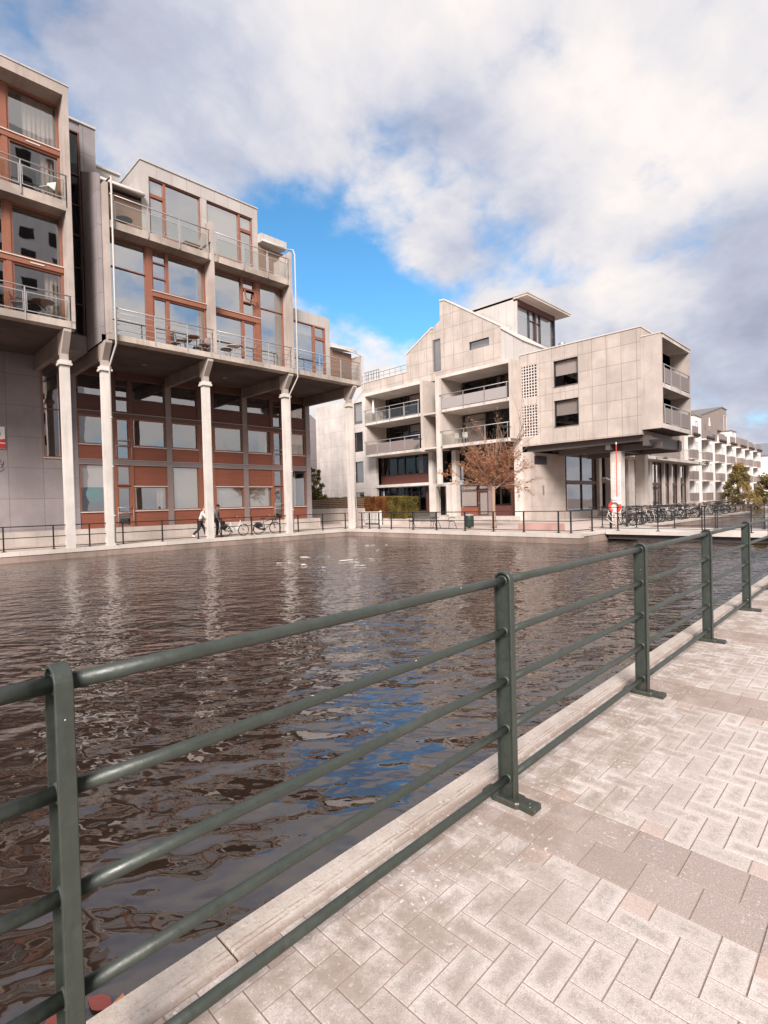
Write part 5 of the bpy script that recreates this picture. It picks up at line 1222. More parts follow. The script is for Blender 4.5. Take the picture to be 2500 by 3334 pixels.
def bushy(name, label, loc, H, R, n, mat, s=.22, cone=.6, seed=1, z0=.1, lobes=26):
    random.seed(seed)
    t = thing(name, label, 'tree', loc)
    L = Vector(loc); k = MB(); k.tube([L, L + Vector((.1, .05, H * .35)), L + Vector((-.05, .1, H * .8))], [.18, .12, .03], 8)
    for i in range(12):
        z = H * (.15 + .6 * i / 12); an = i * 2.4; rr = R * (1 - .6 * z / H)
        k.tube([L + Vector((0, .05, z)), L + Vector((math.cos(an) * rr * .5, math.sin(an) * rr * .5, z + .15)), L + Vector((math.cos(an) * rr * .9, math.sin(an) * rr * .9, z + .1))], [.05, .03, .01], 5)
    part('trunk', k, 'bark_dark', t)
    f = MB(); cl = []
    for i in range(lobes):
        z = z0 + (H - z0) * (i + .5) / lobes; rr = R * (1 - cone * ((z - z0) / (H - z0)) ** 1.3) * random.uniform(.45, 1.0); an = i * 2.39996
        cl.append((L + Vector((math.cos(an) * rr * .75, math.sin(an) * rr * .75, z)), R * random.uniform(.22, .42) * (1 - .45 * z / H), random.uniform(.15, .85)))
    for _ in range(n):
        c, r, tt = random.choice(cl)
        v = Vector((random.gauss(0, 1), random.gauss(0, 1), random.gauss(0, .75))); v = v.normalized() * r * random.random() ** .4
        leafquad(f, c + v, s * random.uniform(.6, 1.4), 1.1, tt)
    part('crown', f, mat, t); return t
bushy('conifer_tree', 'bushy olive tree with rusty tips on the quay in front of the white row', (88, 17.5, 0), 5.6, 2.6, 7000, 'autumn_green', .24, .65, 4)
bushy('conifer_tree', 'lower broad olive shrub-like tree at the right edge, in front of the pavilion', (92, 14.2, -.2), 4.3, 3.2, 7000, 'autumn_green', .26, .45, 9)
bushy('garden_tree', 'green and yellow tree in the gap behind the grey end pier', (28.75, 37.2, 0.6), 4.2, 1.25, 4500, 'bush_olive', .13, .3, 12, 1.0)
bushy('garden_shrub', 'small yellowing shrub by the notched corner of the concrete wall', (30.6, 40.2, 0), 2.55, 2.1, 4500, 'hedge_green', .12, .12, 15, 1.2, 26)
m = MB(); m.box(57.3, 80, 17.6, 18.4, 0, .9); 
# ------------------------------------------------------------------ railings on the far side
def far_railing(label, path, posts, h=1.02, rails=(1.0, .54, .10), rp=.018, pr=.03, z=0.02, cat='railing', group='black quay railings'):
    c = sum((Vector((*p, 0)) for p in path), Vector()) / len(path)
    t = thing('quay_railing', label, cat, (c.x, c.y, z), 0, group)
    for hz in rails:
        m = MB(); m.tube([(x, y, z + hz) for x, y in path], rp if hz < .9 else rp * 1.25, 8); part('rail', m, 'rail_black', t)
    for (x, y) in posts:
        m = MB(); m.box(x - pr * .8, x + pr * .8, y - pr, y + pr, z, z + h); m.box(x - .07, x + .07, y - .07, y + .07, z, z + .025); part('post', m, 'rail_black', t)
    return t
far_railing('black three-bar railing along the far quay between the columns of the brown-fronted block', [(-6, 25.8), (22.6, 25.8)], [(x, 25.8) for x in (-5.6, -3.6, -1.6, .4, 2.35, 4.29, 6.04, 7.43, 8.83, 10.64, 12.46, 13.74, 15.55, 17.38, 18.66, 20.5, 22.34)])
far_railing('black three-bar railing along the end quay in front of benches, bin and tree', [(22.95, 25.2), (22.95, 11.0), (24.6, 10.75)], [(22.95, y) for y in (24.9, 24.2, 23.35, 22.3, 20.55, 18.8, 16.87, 15.1, 13.38, 11.6, 11.0)] + [(24.6, 10.75)])
far_railing('thin railing on the near side of the footbridge', [(25.5, 11.3), (25.5, 2.2)], [(25.5, y) for y in (9.9, 8.15, 6.4, 6.3, 4.65, 2.9)], 1.12, (1.1, .62, .12), .013, .02)
far_railing('thin railing on the far side of the footbridge', [(28.4, 11.9), (28.4, 2.2)], [(28.4, y) for y in (11.85, 10.1, 8.32, 6.58, 6.5, 4.7, 2.9)], 1.12, (1.1, .62, .12), .013, .02)
# footbridge deck
BR = thing('footbridge', 'flat pale footbridge deck crossing the canal on dark beams', 'bridge', (27, 6, -.3))
m = MB(); m.box(25.1, 28.8, 1.95, 10.32, -.13, .015); part('deck', m, 'quay_pale', BR)
for x in (25.35, 26.9, 28.3): m = MB(); m.box(x, x + .3, 2.0, 10.3, -.36, -.13); part('beam', m, 'steel_beam', BR)
# ------------------------------------------------------------------ street furniture on the end quay
def bench(label, loc, rz, back=True, L=1.65):
    t = thing('park_bench', label, 'bench', loc, rz, 'black benches on the end quay')
    m = MB()
    for k in range(5): y0 = -.24 + k * .10; m.box(-L / 2, L / 2, y0, y0 + .075, .43 + .012 * abs(k - 2), .455 + .012 * abs(k - 2))
    part('seat', m, 'bench_slat', t, local=True)
    if back:
        m = MB()
        for k in range(5): z = .53 + k * .085; y0 = .27 + k * .026; m.prism([(y0, z), (y0 + .022, z - .004), (y0 + .042, z + .068), (y0 + .02, z + .072)], 'X', -L / 2, L / 2)
        part('backrest', m, 'bench_slat', t, local=True)
    for s_ in (-1, 1):
        x = s_ * (L / 2 - .08); m = MB()
        m.tube([(x, -.28, .0), (x, -.22, .25), (x, -.22, .43), (x, .22, .43), (x, .30, .22), (x, .42, .0)], .018, 6)
        if back: m.tube([(x, .22, .43), (x, .28, .6), (x, .40, .93)], .018, 6)
        m.tube([(x, -.22, .43), (x, -.27, .58), (x, -.2, .67), (x, .05, .66), (x, .3, .62)], .016, 6)
        part('leg', m, 'rail_black', t, local=True)
bench('black slatted park bench with high backrest, left of the backless one', (24.45, 21.15, 0), math.radians(-80), True)
bench('black backless bench with curved arms, between the slatted bench and the bin', (24.9, 19.85, 0), math.radians(-95), False, 1.45)
LB = thing('litter_bin', 'dark green cylindrical litter bin with pale rim beside the tree trunk', 'bin', (25.6, 18.5, 0))
m = MB(); m.lathe((0, 0, .08), [(.25, 0), (.27, .04), (.27, .62), (.265, .66)], 24); part('body', m, 'bin_green', LB, local=True)
m = MB(); m.lathe((0, 0, .741), [(.28, 0), (.285, .03), (.24, .06), (.1, .09)], 24); part('lid', m, 'steel_grey', LB, local=True)
m = MB(); m.tube([(0, 0, 0), (0, 0, .08)], .06, 10); m.box(-.15, .15, -.15, .15, 0, .015); part('foot', m, 'rail_black', LB, local=True)
m = MB()
pr_ = [(12.35, .0), (14.65, .0), (14.67, .05), (14.62, .33), (14.55, .36), (12.45, .38), (12.36, .34)]
m.prism(pr_, 'X', 24.55, 25.1); solo('granite_block', m, 'pink_granite', 'long pink granite block used as a seat near the quay corner', 'stone block')
# lifebuoy
BU = thing('lifebuoy_station', 'red and white lifebuoy on a white stand at the footbridge', 'lifebuoy', (26.6, 10.42, 0))
m = MB(); m.tube([(0, 0, 0), (0, 0, 1.45)], .05, 12); m.box(-.05, .0, -.22, .22, .95, 1.4); part('stand', m, 'white_paint', BU, local=True)
for k in range(8):
    a0 = 2 * math.pi * k / 8 + .39; m = MB()
    m.tube([(-.12, .25 * math.cos(t), 1.14 + .25 * math.sin(t)) for t in [a0 + (math.pi / 4) * j / 5 for j in range(6)]], .068, 10); part('ring_segment', m, 'orange_red' if k in (0, 2, 3, 6, 7) and k != 2 or k in (3, 4) else 'white_paint', BU, local=True)
m = MB(); m.tube([(-.19, .3 * math.cos(t), 1.0 + .36 * math.sin(t) - .05) for t in [math.pi * (1 + j / 12) for j in range(13)]], .012, 6); m.tube([(-.1, .25, .85), (-.1, .36, .78), (-.08, .42, .55), (-.05, .2, .35), (0, .05, .3)], .02, 6); part('rope', m, 'white_trim', BU, local=True)
m = MB(); m.lathe((0, 0, 1.45), [(.22, 0), (.20, .08), (.12, .15), (.03, .18)], 14); part('hood', m, 'white_paint', BU, local=True)
m = MB(); m.tube([(26.55, 10.34, 0.02), (26.55, 10.33, 4.15)], .022, 8); m.tube([(26.55, 10.33, 4.15), (26.55, 10.33, 4.28)], .03, 8, 1)
solo('boat_hook', m, ['red_paint', 'white_paint'], 'tall thin red rescue pole with white tip standing behind the lifebuoy', 'pole')
LD = thing('rescue_ladder', 'white rescue ladder hung upright next to the red pole', 'ladder', (26.9, 10.4, .4))
for y0 in (10.28, 10.62): m = MB(); m.tube([(26.85, y0, .4), (26.85, y0, 3.3)], .02, 8); part('side_rail', m, 'white_paint', LD)
for k in range(9): m = MB(); m.tube([(26.85, 10.28, .65 + k * .31), (26.85, 10.62, .65 + k * .31)], .014, 6); part('rung', m, 'white_paint', LD)
# black bollards between the bicycles
random.seed(5)
for k, (x, y0) in enumerate(((27.4, 11.0), (29.4, 10.95), (31.8, 11.0), (34.4, 11.0), (37.2, 11.05), (40.2, 11.05), (43.6, 11.1))):
    m = MB(); m.lathe((x, y0, 0), [(.085, 0), (.085, .02), (.06, .03), (.06, .98), (.045, 1.0)], 12)
    solo('bollard', m, 'rail_black', 'black bollard, number %s along the bicycle row counted from the lifebuoy' % ('one', 'two', 'three', 'four', 'five', 'six', 'seven')[k], 'bollard', 'black bollards by the bicycle row')
# ------------------------------------------------------------------ bicycles
def bicycle(label, loc, rz, paint, group=None, step=False, basket=False, rack=True, steer=0.0, lean=0.0, skirt=False):
    t = thing('bicycle', label, 'bicycle', loc, rz, group); t.rotation_euler = (lean, 0, rz)
    R = .335; wb = 1.10
    for x, nm in ((0, 'rear'), (wb, 'front')):
        ca, sa = math.cos(steer if x else 0), math.sin(steer if x else 0)
        def wp(r, a): return (x + r * math.cos(a) * ca, r * math.cos(a) * sa, R + r * math.sin(a))
        m = MB(); m.tube([wp(R - .02, 2 * math.pi * k / 28) for k in range(28)], .019, 8, closed=True); w = part('wheel', m, 'black_rubber', t, local=True)
        m = MB(); m.tube([wp(R - .048, 2 * math.pi * k / 28) for k in range(28)], .010, 6, closed=True); part('rim', m, 'chrome', w, local=True)
        m = MB()
        for k in range(14): m.tube([wp(.02, 2 * math.pi * k / 14 + .3), wp(R - .05, 2 * math.pi * k / 14)], .0022, 4)
        m.tube([(x, -.05, R), (x, .05, R)], .02, 8); part('spokes', m, 'chrome', w, local=True)
        m = MB(); m.tube([wp(R + .022, math.radians(200 - k * 15) if not x else math.radians(150 - k * 13)) for k in range(11 if not x else 8)], .014, 6); part('mudguard', m, paint if step else 'black_paint', t, local=True)
    f = MB(); bb = (.43, 0, .28); st = (.30, 0, .80); hd = (.90, 0, .86); hd2 = (.93, 0, .70)
    if step: f.tube([hd2, (.80, 0, .50), (.62, 0, .34), bb], .028, 8); f.tube([(.905, 0, .80), (.77, 0, .58), (.60, 0, .43), (.40, 0, .40)], .022, 8)
    else: f.tube([hd2, bb], .020, 8); f.tube([hd, (.325, 0, .70)], .017, 8)
    f.tube([bb, st], .018, 8); f.tube([bb, (0, .05, R)], .011, 6); f.tube([bb, (0, -.05, R)], .011, 6); f.tube([(.33, 0, .68), (0, .05, R)], .010, 6); f.tube([(.33, 0, .68), (0, -.05, R)], .010, 6)
    f.tube([hd, hd2], .022, 8)
    fr = part('frame', f, paint, t, local=True)
    f = MB(); f.tube([hd2, (1.0, .045, .62), (wb, .05, R)], .014, 6); f.tube([hd2, (1.0, -.045, .62), (wb, -.05, R)], .014, 6); part('fork', f, paint, fr, local=True)
    f = MB(); f.tube([hd, (.885, 0, 1.0), (.93, 0, 1.05)], .013, 8); f.tube([(.72, -.30, 1.02), (.84, -.27, 1.06), (.93, -.08, 1.05), (.93, .08, 1.05), (.84, .27, 1.06), (.72, .30, 1.02)], .012, 8); hb = part('handlebar', f, 'chrome', t, local=True)
    f = MB(); f.tube([(.70, -.305, 1.015), (.82, -.275, 1.055)], .018, 8); part('grip', f, 'black_rubber', hb, local=True); f = MB(); f.tube([(.70, .305, 1.015), (.82, .275, 1.055)], .018, 8); part('grip', f, 'black_rubber', hb, local=True)
    f = MB(); f.sphere((.24, 0, .91), .12, 10, 0, (1.1, .85, .32)); f.sphere((.38, 0, .915), .05, 8, 0, (1.6, .6, .5)); sd = part('saddle', f, 'leather_tan' if step else 'black_rubber', t, local=True); f = MB(); f.tube([st, (.28, 0, .88)], .012, 6); part('seat_post', f, 'chrome', sd, local=True)
    f = MB(); f.lathe((0, 0, 0), [(.085, -.004), (.085, .004)], 18); f.v = [(.43 + x, .045 + z, .28 + y) for x, y, z in f.v]; f.tube([bb, (.43, .08, .28), (.36, .085, .13)], .009, 6); f.tube([bb, (.43, -.08, .28), (.50, -.085, .43)], .009, 6); f.box(.31, .41, .08, .16, .12, .145); f.box(.45, .55, -.16, -.08, .42, .445); part('crank', f, 'chrome', t, local=True)
    f = MB(); f.prism([(.43, .335), (.43, .225), (.0, .30), (.0, .375)], 'Y', .035, .06); part('chain_guard', f, 'black_paint', t, local=True)
    if rack:
        f = MB(); f.box(-.28, .22, -.06, .06, .70, .715); f.tube([(-.2, .055, .70), (0, .06, R)], .008, 6); f.tube([(-.2, -.055, .70), (0, -.06, R)], .008, 6); part('rear_rack', f, 'black_paint', t, local=True)
    if skirt:
        f = MB(); f.prism([(R * .98 * math.cos(a) , R + R * .98 * math.sin(a)) for a in [math.radians(20 + k * 12) for k in range(12)]] + [(-.02, .34)], 'Y', .052, .058); part('skirt_guard', f, 'cloth_black', t, local=True)
    if basket:
        f = MB()
        for k in range(6): z = .78 + k * .05; s_ = .13 + k * .008; f.tube([(1.02 - .12, -s_, z), (1.02 + .14, -s_, z), (1.02 + .14, s_, z), (1.02 - .12, s_, z)], .007, 5, closed=True)
        for (x, y) in [(.90, -.14), (1.16, -.14), (1.16, .14), (.90, .14), (1.03, -.14), (1.03, .14), (1.16, 0), (.9, 0)]: f.tube([(x, y * .93, .78), (x, y * 1.15, 1.03)], .006, 5)
        f.box(.90, 1.16, -.13, .13, .775, .785); part('basket', f, 'wicker', t, local=True)
    f = MB(); f.tube([(.40, -.03, .26), (.34, -.16, .0)], .009, 6); part('kickstand', f, 'chrome', t, local=True)
    return t
bicycle('white step-through bicycle with tan saddle beside the man in the dark vest', (14.13, 26.15, .0), 0.0, 'white_paint', None, True, False, True, 0, .06, True)
bicycle('black bicycle with front basket parked against the railing, right of the white one', (16.2, 26.2, .0), 0.0, 'black_paint', None, False, True, True, -.5, .08, True)
bk = [bicycle('black city bicycle with basket in the quayside row', (30.0, 11.6, 0), 0, 'black_paint', 'bicycles in the quayside rack', False, True), bicycle('silver bicycle in the quayside row', (0, 0, 0), 0, 'silver_paint', 'bicycles in the quayside rack'),
      bicycle('white step-through bicycle in the quayside row', (0, 0, 0), 0, 'white_paint', 'bicycles in the quayside rack', True), bicycle('red-framed bicycle in the quayside row', (0, 0, 0), 0, 'leather_tan', 'bicycles in the quayside rack', False, True)]
order = [0, 3, 1, 0, 2, 1, 0, 0, 1, 2, 0, 1, 0, 2, 0, 0, 1, 2, 0, 1, 0, 0, 2, 0]
cname = {0: 'black bicycle with front basket', 1: 'silver-grey bicycle without basket', 2: 'white step-through bicycle', 3: 'brownish-red bicycle with basket'}
ordn = ['first', 'second', 'third', 'fourth', 'fifth', 'sixth', 'seventh', 'eighth', 'ninth', 'tenth', 'eleventh', 'twelfth', 'thirteenth', 'fourteenth', 'fifteenth', 'sixteenth', 'seventeenth', 'eighteenth', 'nineteenth', 'twentieth', 'twenty-first', 'twenty-second', 'twenty-third', 'twenty-fourth']
used = set(); random.seed(31)
for i, k in enumerate(order):
    o = bk[k] if k not in used else copy_tree(bk[k]); used.add(k)
    x = 30.2 + i * .78 if i < 17 else 47.5 + (i - 17) * 1.15
    fl = random.random() < .5
    rz = math.radians((72 if fl else -112) + random.uniform(-16, 16))
    o.location = (x, (10.95 if fl else 12.15) + random.uniform(-.12, .12), .0); o.rotation_euler = (random.uniform(-.06, .06), 0, rz)
    o['label'] = '%s, %s in the rack counted from the lifebuoy end' % (cname[k], ordn[i])
# ------------------------------------------------------------------ people
def skin_mesh(name, verts, edges, radii, mat, parent, root=0, sub=2):
    me = bpy.data.meshes.new(name); me.from_pydata([tuple(v) for v in verts], edges, [])
    o = bpy.data.objects.new(name, me); COL.objects.link(o)
    sk = o.modifiers.new('skin', 'SKIN'); sk.use_smooth_shade = True
    ss = o.modifiers.new('sub', 'SUBSURF'); ss.levels = sub; ss.render_levels = sub
    for i, r in enumerate(radii):
        v = me.skin_vertices[0].data[i]; v.radius = r if isinstance(r, tuple) else (r, r)
        v.use_root = (i == root)
    dg = bpy.context.evaluated_depsgraph_get(); dg.update()
    new = bpy.data.meshes.new_from_object(o.evaluated_get(dg)); o.modifiers.clear(); o.data = new; new.name = name
    new.materials.clear(); new.materials.append(MATS[mat])
    for p in new.polygons: p.use_smooth = True
    if parent: o.parent = parent
    return o
def person(label, loc, rz, J, shirt, hair, shoes, vest=None, bald=False):
    """J: joints in metres, x forward, y left, z up"""
    t = thing('person', label, 'person', loc, rz)
    V = {k: Vector(v) for k, v in J.items()}
    names = ['pelvis', 'waist', 'chest', 'neck', 'head0', 'head1', 'lsh', 'lel', 'lwr', 'rsh', 'rel', 'rwr', 'lhip', 'lkn', 'lan', 'rhip', 'rkn', 'ran']
    ed = [('pelvis', 'waist'), ('waist', 'chest'), ('chest', 'neck'), ('neck', 'head0'), ('head0', 'head1'), ('chest', 'lsh'), ('lsh', 'lel'), ('lel', 'lwr'), ('chest', 'rsh'), ('rsh', 'rel'), ('rel', 'rwr'), ('pelvis', 'lhip'), ('lhip', 'lkn'), ('lkn', 'lan'), ('pelvis', 'rhip'), ('rhip', 'rkn'), ('rkn', 'ran')]
    rad = {'pelvis': (.13, .10), 'waist': (.12, .095), 'chest': (.15, .11), 'neck': .055, 'head0': .078, 'head1': .082, 'lsh': .062, 'lel': .044, 'lwr': .030, 'rsh': .062, 'rel': .044, 'rwr': .030, 'lhip': .088, 'lkn': .058, 'lan': .040, 'rhip': .088, 'rkn': .058, 'ran': .040}
    vs = [V[n] for n in names]; es = [(names.index(a), names.index(b)) for a, b in ed]; rr = [rad[n] for n in names]
    # hands: palm and five fingers grown from the wrist
    for s_ in ('l', 'r'):
        w = V[s_ + 'wr']; d = (w - V[s_ + 'el']).normalized(); side = Vector((1, 0, 0)) if abs(d.x) < .7 else Vector((0, 0, 1)); side = (side - d * side.dot(d)).normalized()
        i0 = names.index(s_ + 'wr'); ip = len(vs); vs.append(w + d * .05); rr.append((.026, .018)); es.append((i0, ip))
        for k in range(4):
            b = w + d * .09 + side * (.030 - k * .019); n_ = d.cross(side)
            L = (.062, .072, .066, .05)[k]; a = len(vs); vs += [b, b + d * L * .55, b + d * L * .9 + n_ * .018]; rr += [.010, .0088, .0075]; es += [(ip, a), (a, a + 1), (a + 1, a + 2)]
        b = w + d * .04 + side * .032; a = len(vs); vs += [b, b + d * .04 + side * .018]; rr += [.011, .009]; es += [(ip, a), (a, a + 1)]
    body = skin_mesh('body', vs, es, rr, 'skin', t)
    # face
    h = (V['head0'] + V['head1']) / 2; f = MB()
    f.sphere(h + Vector((.085, 0, -.005)), .018, 8, 0, (1.2, .8, 1.4)); f.sphere(h + Vector((0, .082, -.01)), .025, 8, 0, (.7, .35, 1.2)); f.sphere(h + Vector((0, -.082, -.01)), .025, 8, 0, (.7, .35, 1.2))
    part('face', f, 'skin', body, local=True)
    f = MB(); f.sphere(h + Vector((.076, .03, .02)), .010, 6); f.sphere(h + Vector((.076, -.03, .02)), .010, 6); f.box(h.x + .076, h.x + .084, h.y - .022, h.y + .022, h.z - .055, h.z - .048); part('features', f, 'hair_dark', body, local=True)
    f = MB()
    if bald: f.sphere(h + Vector((-.03, 0, .0)), .092, 12, 0, (.85, 1.0, .75))
    else: f.sphere(h + Vector((-.022, 0, .045)), .094, 12, 0, (1.02, .98, .82))
    part('hair', f, hair, body, local=True)
    def cloth(nm, ns, es_, mat, add, scale=None):
        idx = [names.index(n) for n in ns]
        rs = []
        for n in ns:
            r = rad[n]; rs.append(tuple(x + add for x in r) if isinstance(r, tuple) else r + add)
        return skin_mesh(nm, [V[n] for n in ns], [(ns.index(a), ns.index(b)) for a, b in es_], rs, mat, body)
    V['lwc'] = V['lwr'].lerp(V['lel'], .12); V['rwc'] = V['rwr'].lerp(V['rel'], .12); rad['lwc'] = rad['rwc'] = .034; names += ['lwc', 'rwc']
    V['hem'] = V['pelvis'] + Vector((0, 0, -.03)); rad['hem'] = (.135, .11); names.append('hem'); V['coll'] = V['neck'].lerp(V['chest'], .25); rad['coll'] = .06; names.append('coll')
    cloth('shirt', ['waist', 'hem', 'chest', 'coll', 'lsh', 'lel', 'lwc', 'rsh', 'rel', 'rwc'], [('waist', 'hem'), ('waist', 'chest'), ('chest', 'coll'), ('chest', 'lsh'), ('lsh', 'lel'), ('lel', 'lwc'), ('chest', 'rsh'), ('rsh', 'rel'), ('rel', 'rwc')], shirt, .018)
    if vest: cloth('vest', ['waist', 'hem', 'chest', 'coll', 'lsh', 'rsh'], [('waist', 'hem'), ('waist', 'chest'), ('chest', 'coll'), ('chest', 'lsh'), ('chest', 'rsh')], vest, .038)
    V['ltr'] = V['lan'] + Vector((0, 0, .0)); V['rtr'] = V['ran'] + Vector((0, 0, .0)); rad['ltr'] = rad['rtr'] = .052; names += ['ltr', 'rtr']
    cloth('trousers', ['pelvis', 'lhip', 'lkn', 'ltr', 'rhip', 'rkn', 'rtr'], [('pelvis', 'lhip'), ('lhip', 'lkn'), ('lkn', 'ltr'), ('pelvis', 'rhip'), ('rhip', 'rkn'), ('rkn', 'rtr')], 'cloth_black', .016)
    for s_ in ('l', 'r'):
        a = V[s_ + 'an']; toe = Vector(J[s_ + 'toe']); d = (toe - a); sh = skin_mesh('shoe', [a + Vector((-.05, 0, -.05)), a.lerp(toe, .5) + Vector((0, 0, -.015)), toe], [(0, 1), (1, 2)], [(.042, .04), (.045, .038), (.036, .026)], shoes, body, 0, 1)
    return t
walk = dict(pelvis=(0, 0, .88), waist=(.05, 0, 1.02), chest=(.13, 0, 1.24), neck=(.19, 0, 1.40), head0=(.24, 0, 1.47), head1=(.26, 0, 1.57), lsh=(.14, .19, 1.33), lel=(.02, .24, 1.08), lwr=(-.08, .24, .86), rsh=(.14, -.19, 1.33), rel=(.30, -.24, 1.10), rwr=(.48, -.20, .98),
            lhip=(.0, .10, .84), lkn=(.20, .10, .48), lan=(.30, .10, .09), ltoe=(.50, .12, .03), rhip=(.0, -.10, .84), rkn=(-.04, -.10, .47), ran=(-.36, -.10, .17), rtoe=(-.26, -.11, .03))
person('grey-haired person in a white shirt and black trousers walking past the column', (13.3, 27.3, .0), math.radians(-28), walk, 'shirt_white', 'hair_grey', 'white_paint', None, True)
stand = dict(pelvis=(0, 0, .94), waist=(.0, 0, 1.10), chest=(.02, 0, 1.34), neck=(.04, 0, 1.51), head0=(.09, 0, 1.60), head1=(.11, 0, 1.70), lsh=(.02, .20, 1.44), lel=(.03, .25, 1.16), lwr=(.10, .24, .91), rsh=(.02, -.20, 1.44), rel=(.02, -.25, 1.16), rwr=(.12, -.24, .92),
             lhip=(0, .10, .90), lkn=(.03, .10, .50), lan=(-.02, .10, .08), ltoe=(.19, .12, .03), rhip=(0, -.10, .90), rkn=(.02, -.10, .50), ran=(-.03, -.10, .08), rtoe=(.18, -.12, .03))
person('dark-haired man in a navy padded vest and grey sleeves standing behind the white bicycle', (14.0, 26.75, .0), math.radians(-35), stand, 'shirt_grey', 'hair_dark', 'leather_tan', 'vest_navy')
m = MB(); m.box(14.12, 14.30, 26.42, 26.62, .52, .84); m.tube([(14.15, 26.52, .84), (14.2, 26.52, .93), (14.27, 26.52, .84)], .012, 6); solo('bag', m, 'cloth_black', 'small black bag in the hand of the man in the vest', 'bag')
# ------------------------------------------------------------------ balcony furniture and small things
def chair(label, loc, rz, mat='steel_grey', group=None):
    t = thing('balcony_chair', label, 'chair', loc, rz, group)
    m = MB(); m.box(-.2, .2, -.2, .2, .43, .46); part('seat', m, mat, t, local=True)
    m = MB(); m.prism([(.20, .5), (.22, .5), (.29, .86), (.27, .86)], 'X', -.2, .2); part('backrest', m, mat, t, local=True)
    for sx in (-1, 1):
        for sy in (-1, 1):
            m = MB(); m.tube([(sx * .18, sy * .18, .43), (sx * .2, sy * .21, 0)], .012, 6); part('leg', m, 'rail_black', t, local=True)
    return t
def table(label, loc, w=.3, h=.72, mat='white_paint', fold=False):
    t = thing('balcony_table', label, 'table', loc)
    m = MB(); m.lathe((0, 0, h), [(w, 0), (w + .01, .012), (w, .025)], 20); part('tabletop', m, mat, t, local=True)
    m = MB(); m.tube([(-w * .7, -.12, 0), (w * .6, .1, h)], .01, 6); part('leg', m, 'steel_grey', t, local=True)
    m = MB(); m.tube([(w * .7, -.12, 0), (-w * .6, .1, h)], .01, 6); part('leg', m, 'steel_grey', t, local=True)
    return t
chair('grey chair facing right on the two-storey flat balcony, left of the wooden table', (11.75, 25.55, 9.43), math.radians(70), 'panel_taupe', 'chairs on the first balcony')
chair('grey chair facing left on the two-storey flat balcony, right of the wooden table', (12.95, 25.5, 9.43), math.radians(-70), 'panel_taupe', 'chairs on the first balcony')
table('wooden bistro table between the two grey chairs on the balcony', (12.35, 25.5, 9.43), .32, .70, 'leather_tan')
table('white folding table on the right-hand flat balcony', (14.6, 25.5, 9.43), .34, .66, 'white_paint')
table('dark round table in front of the boarded wall on the upper left balcony', (9.5, 26.2, 14.46), .36, .74, 'wicker')
t = thing('balcony_bench', 'small wooden bench on the upper balcony by the concrete fin', 'bench', (12.55, 25.7, 14.46))
m = MB(); m.box(-.4, .4, -.15, .15, .38, .43); part('seat', m, 'leather_tan', t, local=True)
for s_ in (-1, 1): m = MB(); m.box(s_ * .33 - .03, s_ * .33 + .03, -.13, .13, 0, .38); part('leg', m, 'leather_tan', t, local=True)
table('wooden table on the lower balcony of the tallest block', (5.9, 25.5, 9.58), .42, .70, 'leather_tan')
chair('pale folding chair on the lower balcony of the tallest block', (5.0, 25.5, 9.58), 1.2, 'leather_tan'); chair('white chair on the upper balcony of the tallest block', (6.2, 25.5, 14.6), -.9, 'white_paint')
def parasol(label, loc, h=2.1):
    t = thing('parasol', label, 'parasol', loc); m = MB(); m.tube([(0, 0, 0), (0, 0, h)], .02, 8); m.lathe((0, 0, 0), [(.2, 0), (.2, .06), (.04, .09)], 14); part('pole', m, 'steel_grey', t, local=True)
    m = MB(); m.lathe((0, 0, h - 1.35), [(.10, 0), (.17, .12), (.13, .3), (.10, .8), (.05, 1.2), (.015, 1.35)], 12); part('canopy', m, 'white_paint', t, local=True)
parasol('closed white parasol on the top left loggia balcony', (33.6, 34.55, 8.86)); parasol('closed cream parasol on the roof terrace of the white row', (88.2, 21.0, 9.4), 3.4)
for k, (y0, zf, mt, lab) in enumerate(((33.4, 8.86, 'silver_paint', 'grey lounge chair on the top left loggia, next to the closed parasol'), (30.6, 8.86, 'leather_tan', 'tan lounge chair at the right of the top left loggia'), (34.3, 6.02, 'wicker', 'dark wicker chair on the lower left loggia'), (33.1, 6.02, 'white_paint', 'chair with white cushions on the lower left loggia'), (25.2, 6.02, 'white_paint', 'white chair on the lower right loggia'), (24.5, 6.02, 'white_paint', 'second white chair on the lower right loggia, further right'))):
    chair(lab, (33.7, y0, zf), .4 * k, mt)
# sign, scrawl and red lamp on the grey wall at the left edge
SG = thing('wall_sign', 'white sign with a red lower part and a white stripe on the grey panelled wall', 'sign', (4.6, 30.4, 4.6))
m = MB(); m.box(3.85, 5.27, 30.40, 30.478, 4.63, 5.66); part('board', m, 'white_paint', SG)
m = MB(); m.prism([(3.86, 4.64), (5.265, 4.64), (5.265, 5.10), (4.95, 5.02), (4.5, 4.93), (3.86, 4.9)], 'Y', 30.392, 30.40); part('red_field', m, 'red_paint', SG)
m = MB(); m.box(3.86, 5.265, 30.388, 30.3919, 4.86, 4.91); part('stripe', m, 'white_paint', SG)
m = MB(); m.tube([(4.93 + .14 * math.cos(a), 30.39, 5.33 + .16 * math.sin(a)) for a in [2 * math.pi * k / 20 for k in range(20)]], .028, 6, closed=True); part('emblem', m, 'leather_tan', SG)
m = MB(); m.tube([(4.95, 30.47, 4.25), (5.1, 30.47, 4.05), (4.98, 30.47, 3.95), (5.16, 30.47, 3.85), (5.2, 30.47, 4.02), (5.1, 30.47, 3.72), (5.22, 30.47, 3.66), (5.0, 30.47, 3.52), (4.85, 30.47, 3.7), (4.9, 30.47, 4.1)], .012, 5); solo('graffiti', m, 'frame_black', 'black graffiti scrawl on the grey wall below the white and red sign', 'graffiti')
t = thing('wall_lamp', 'small red gooseneck lamp under the balcony at the left edge', 'lamp', (4.75, 30.48, 8.0))
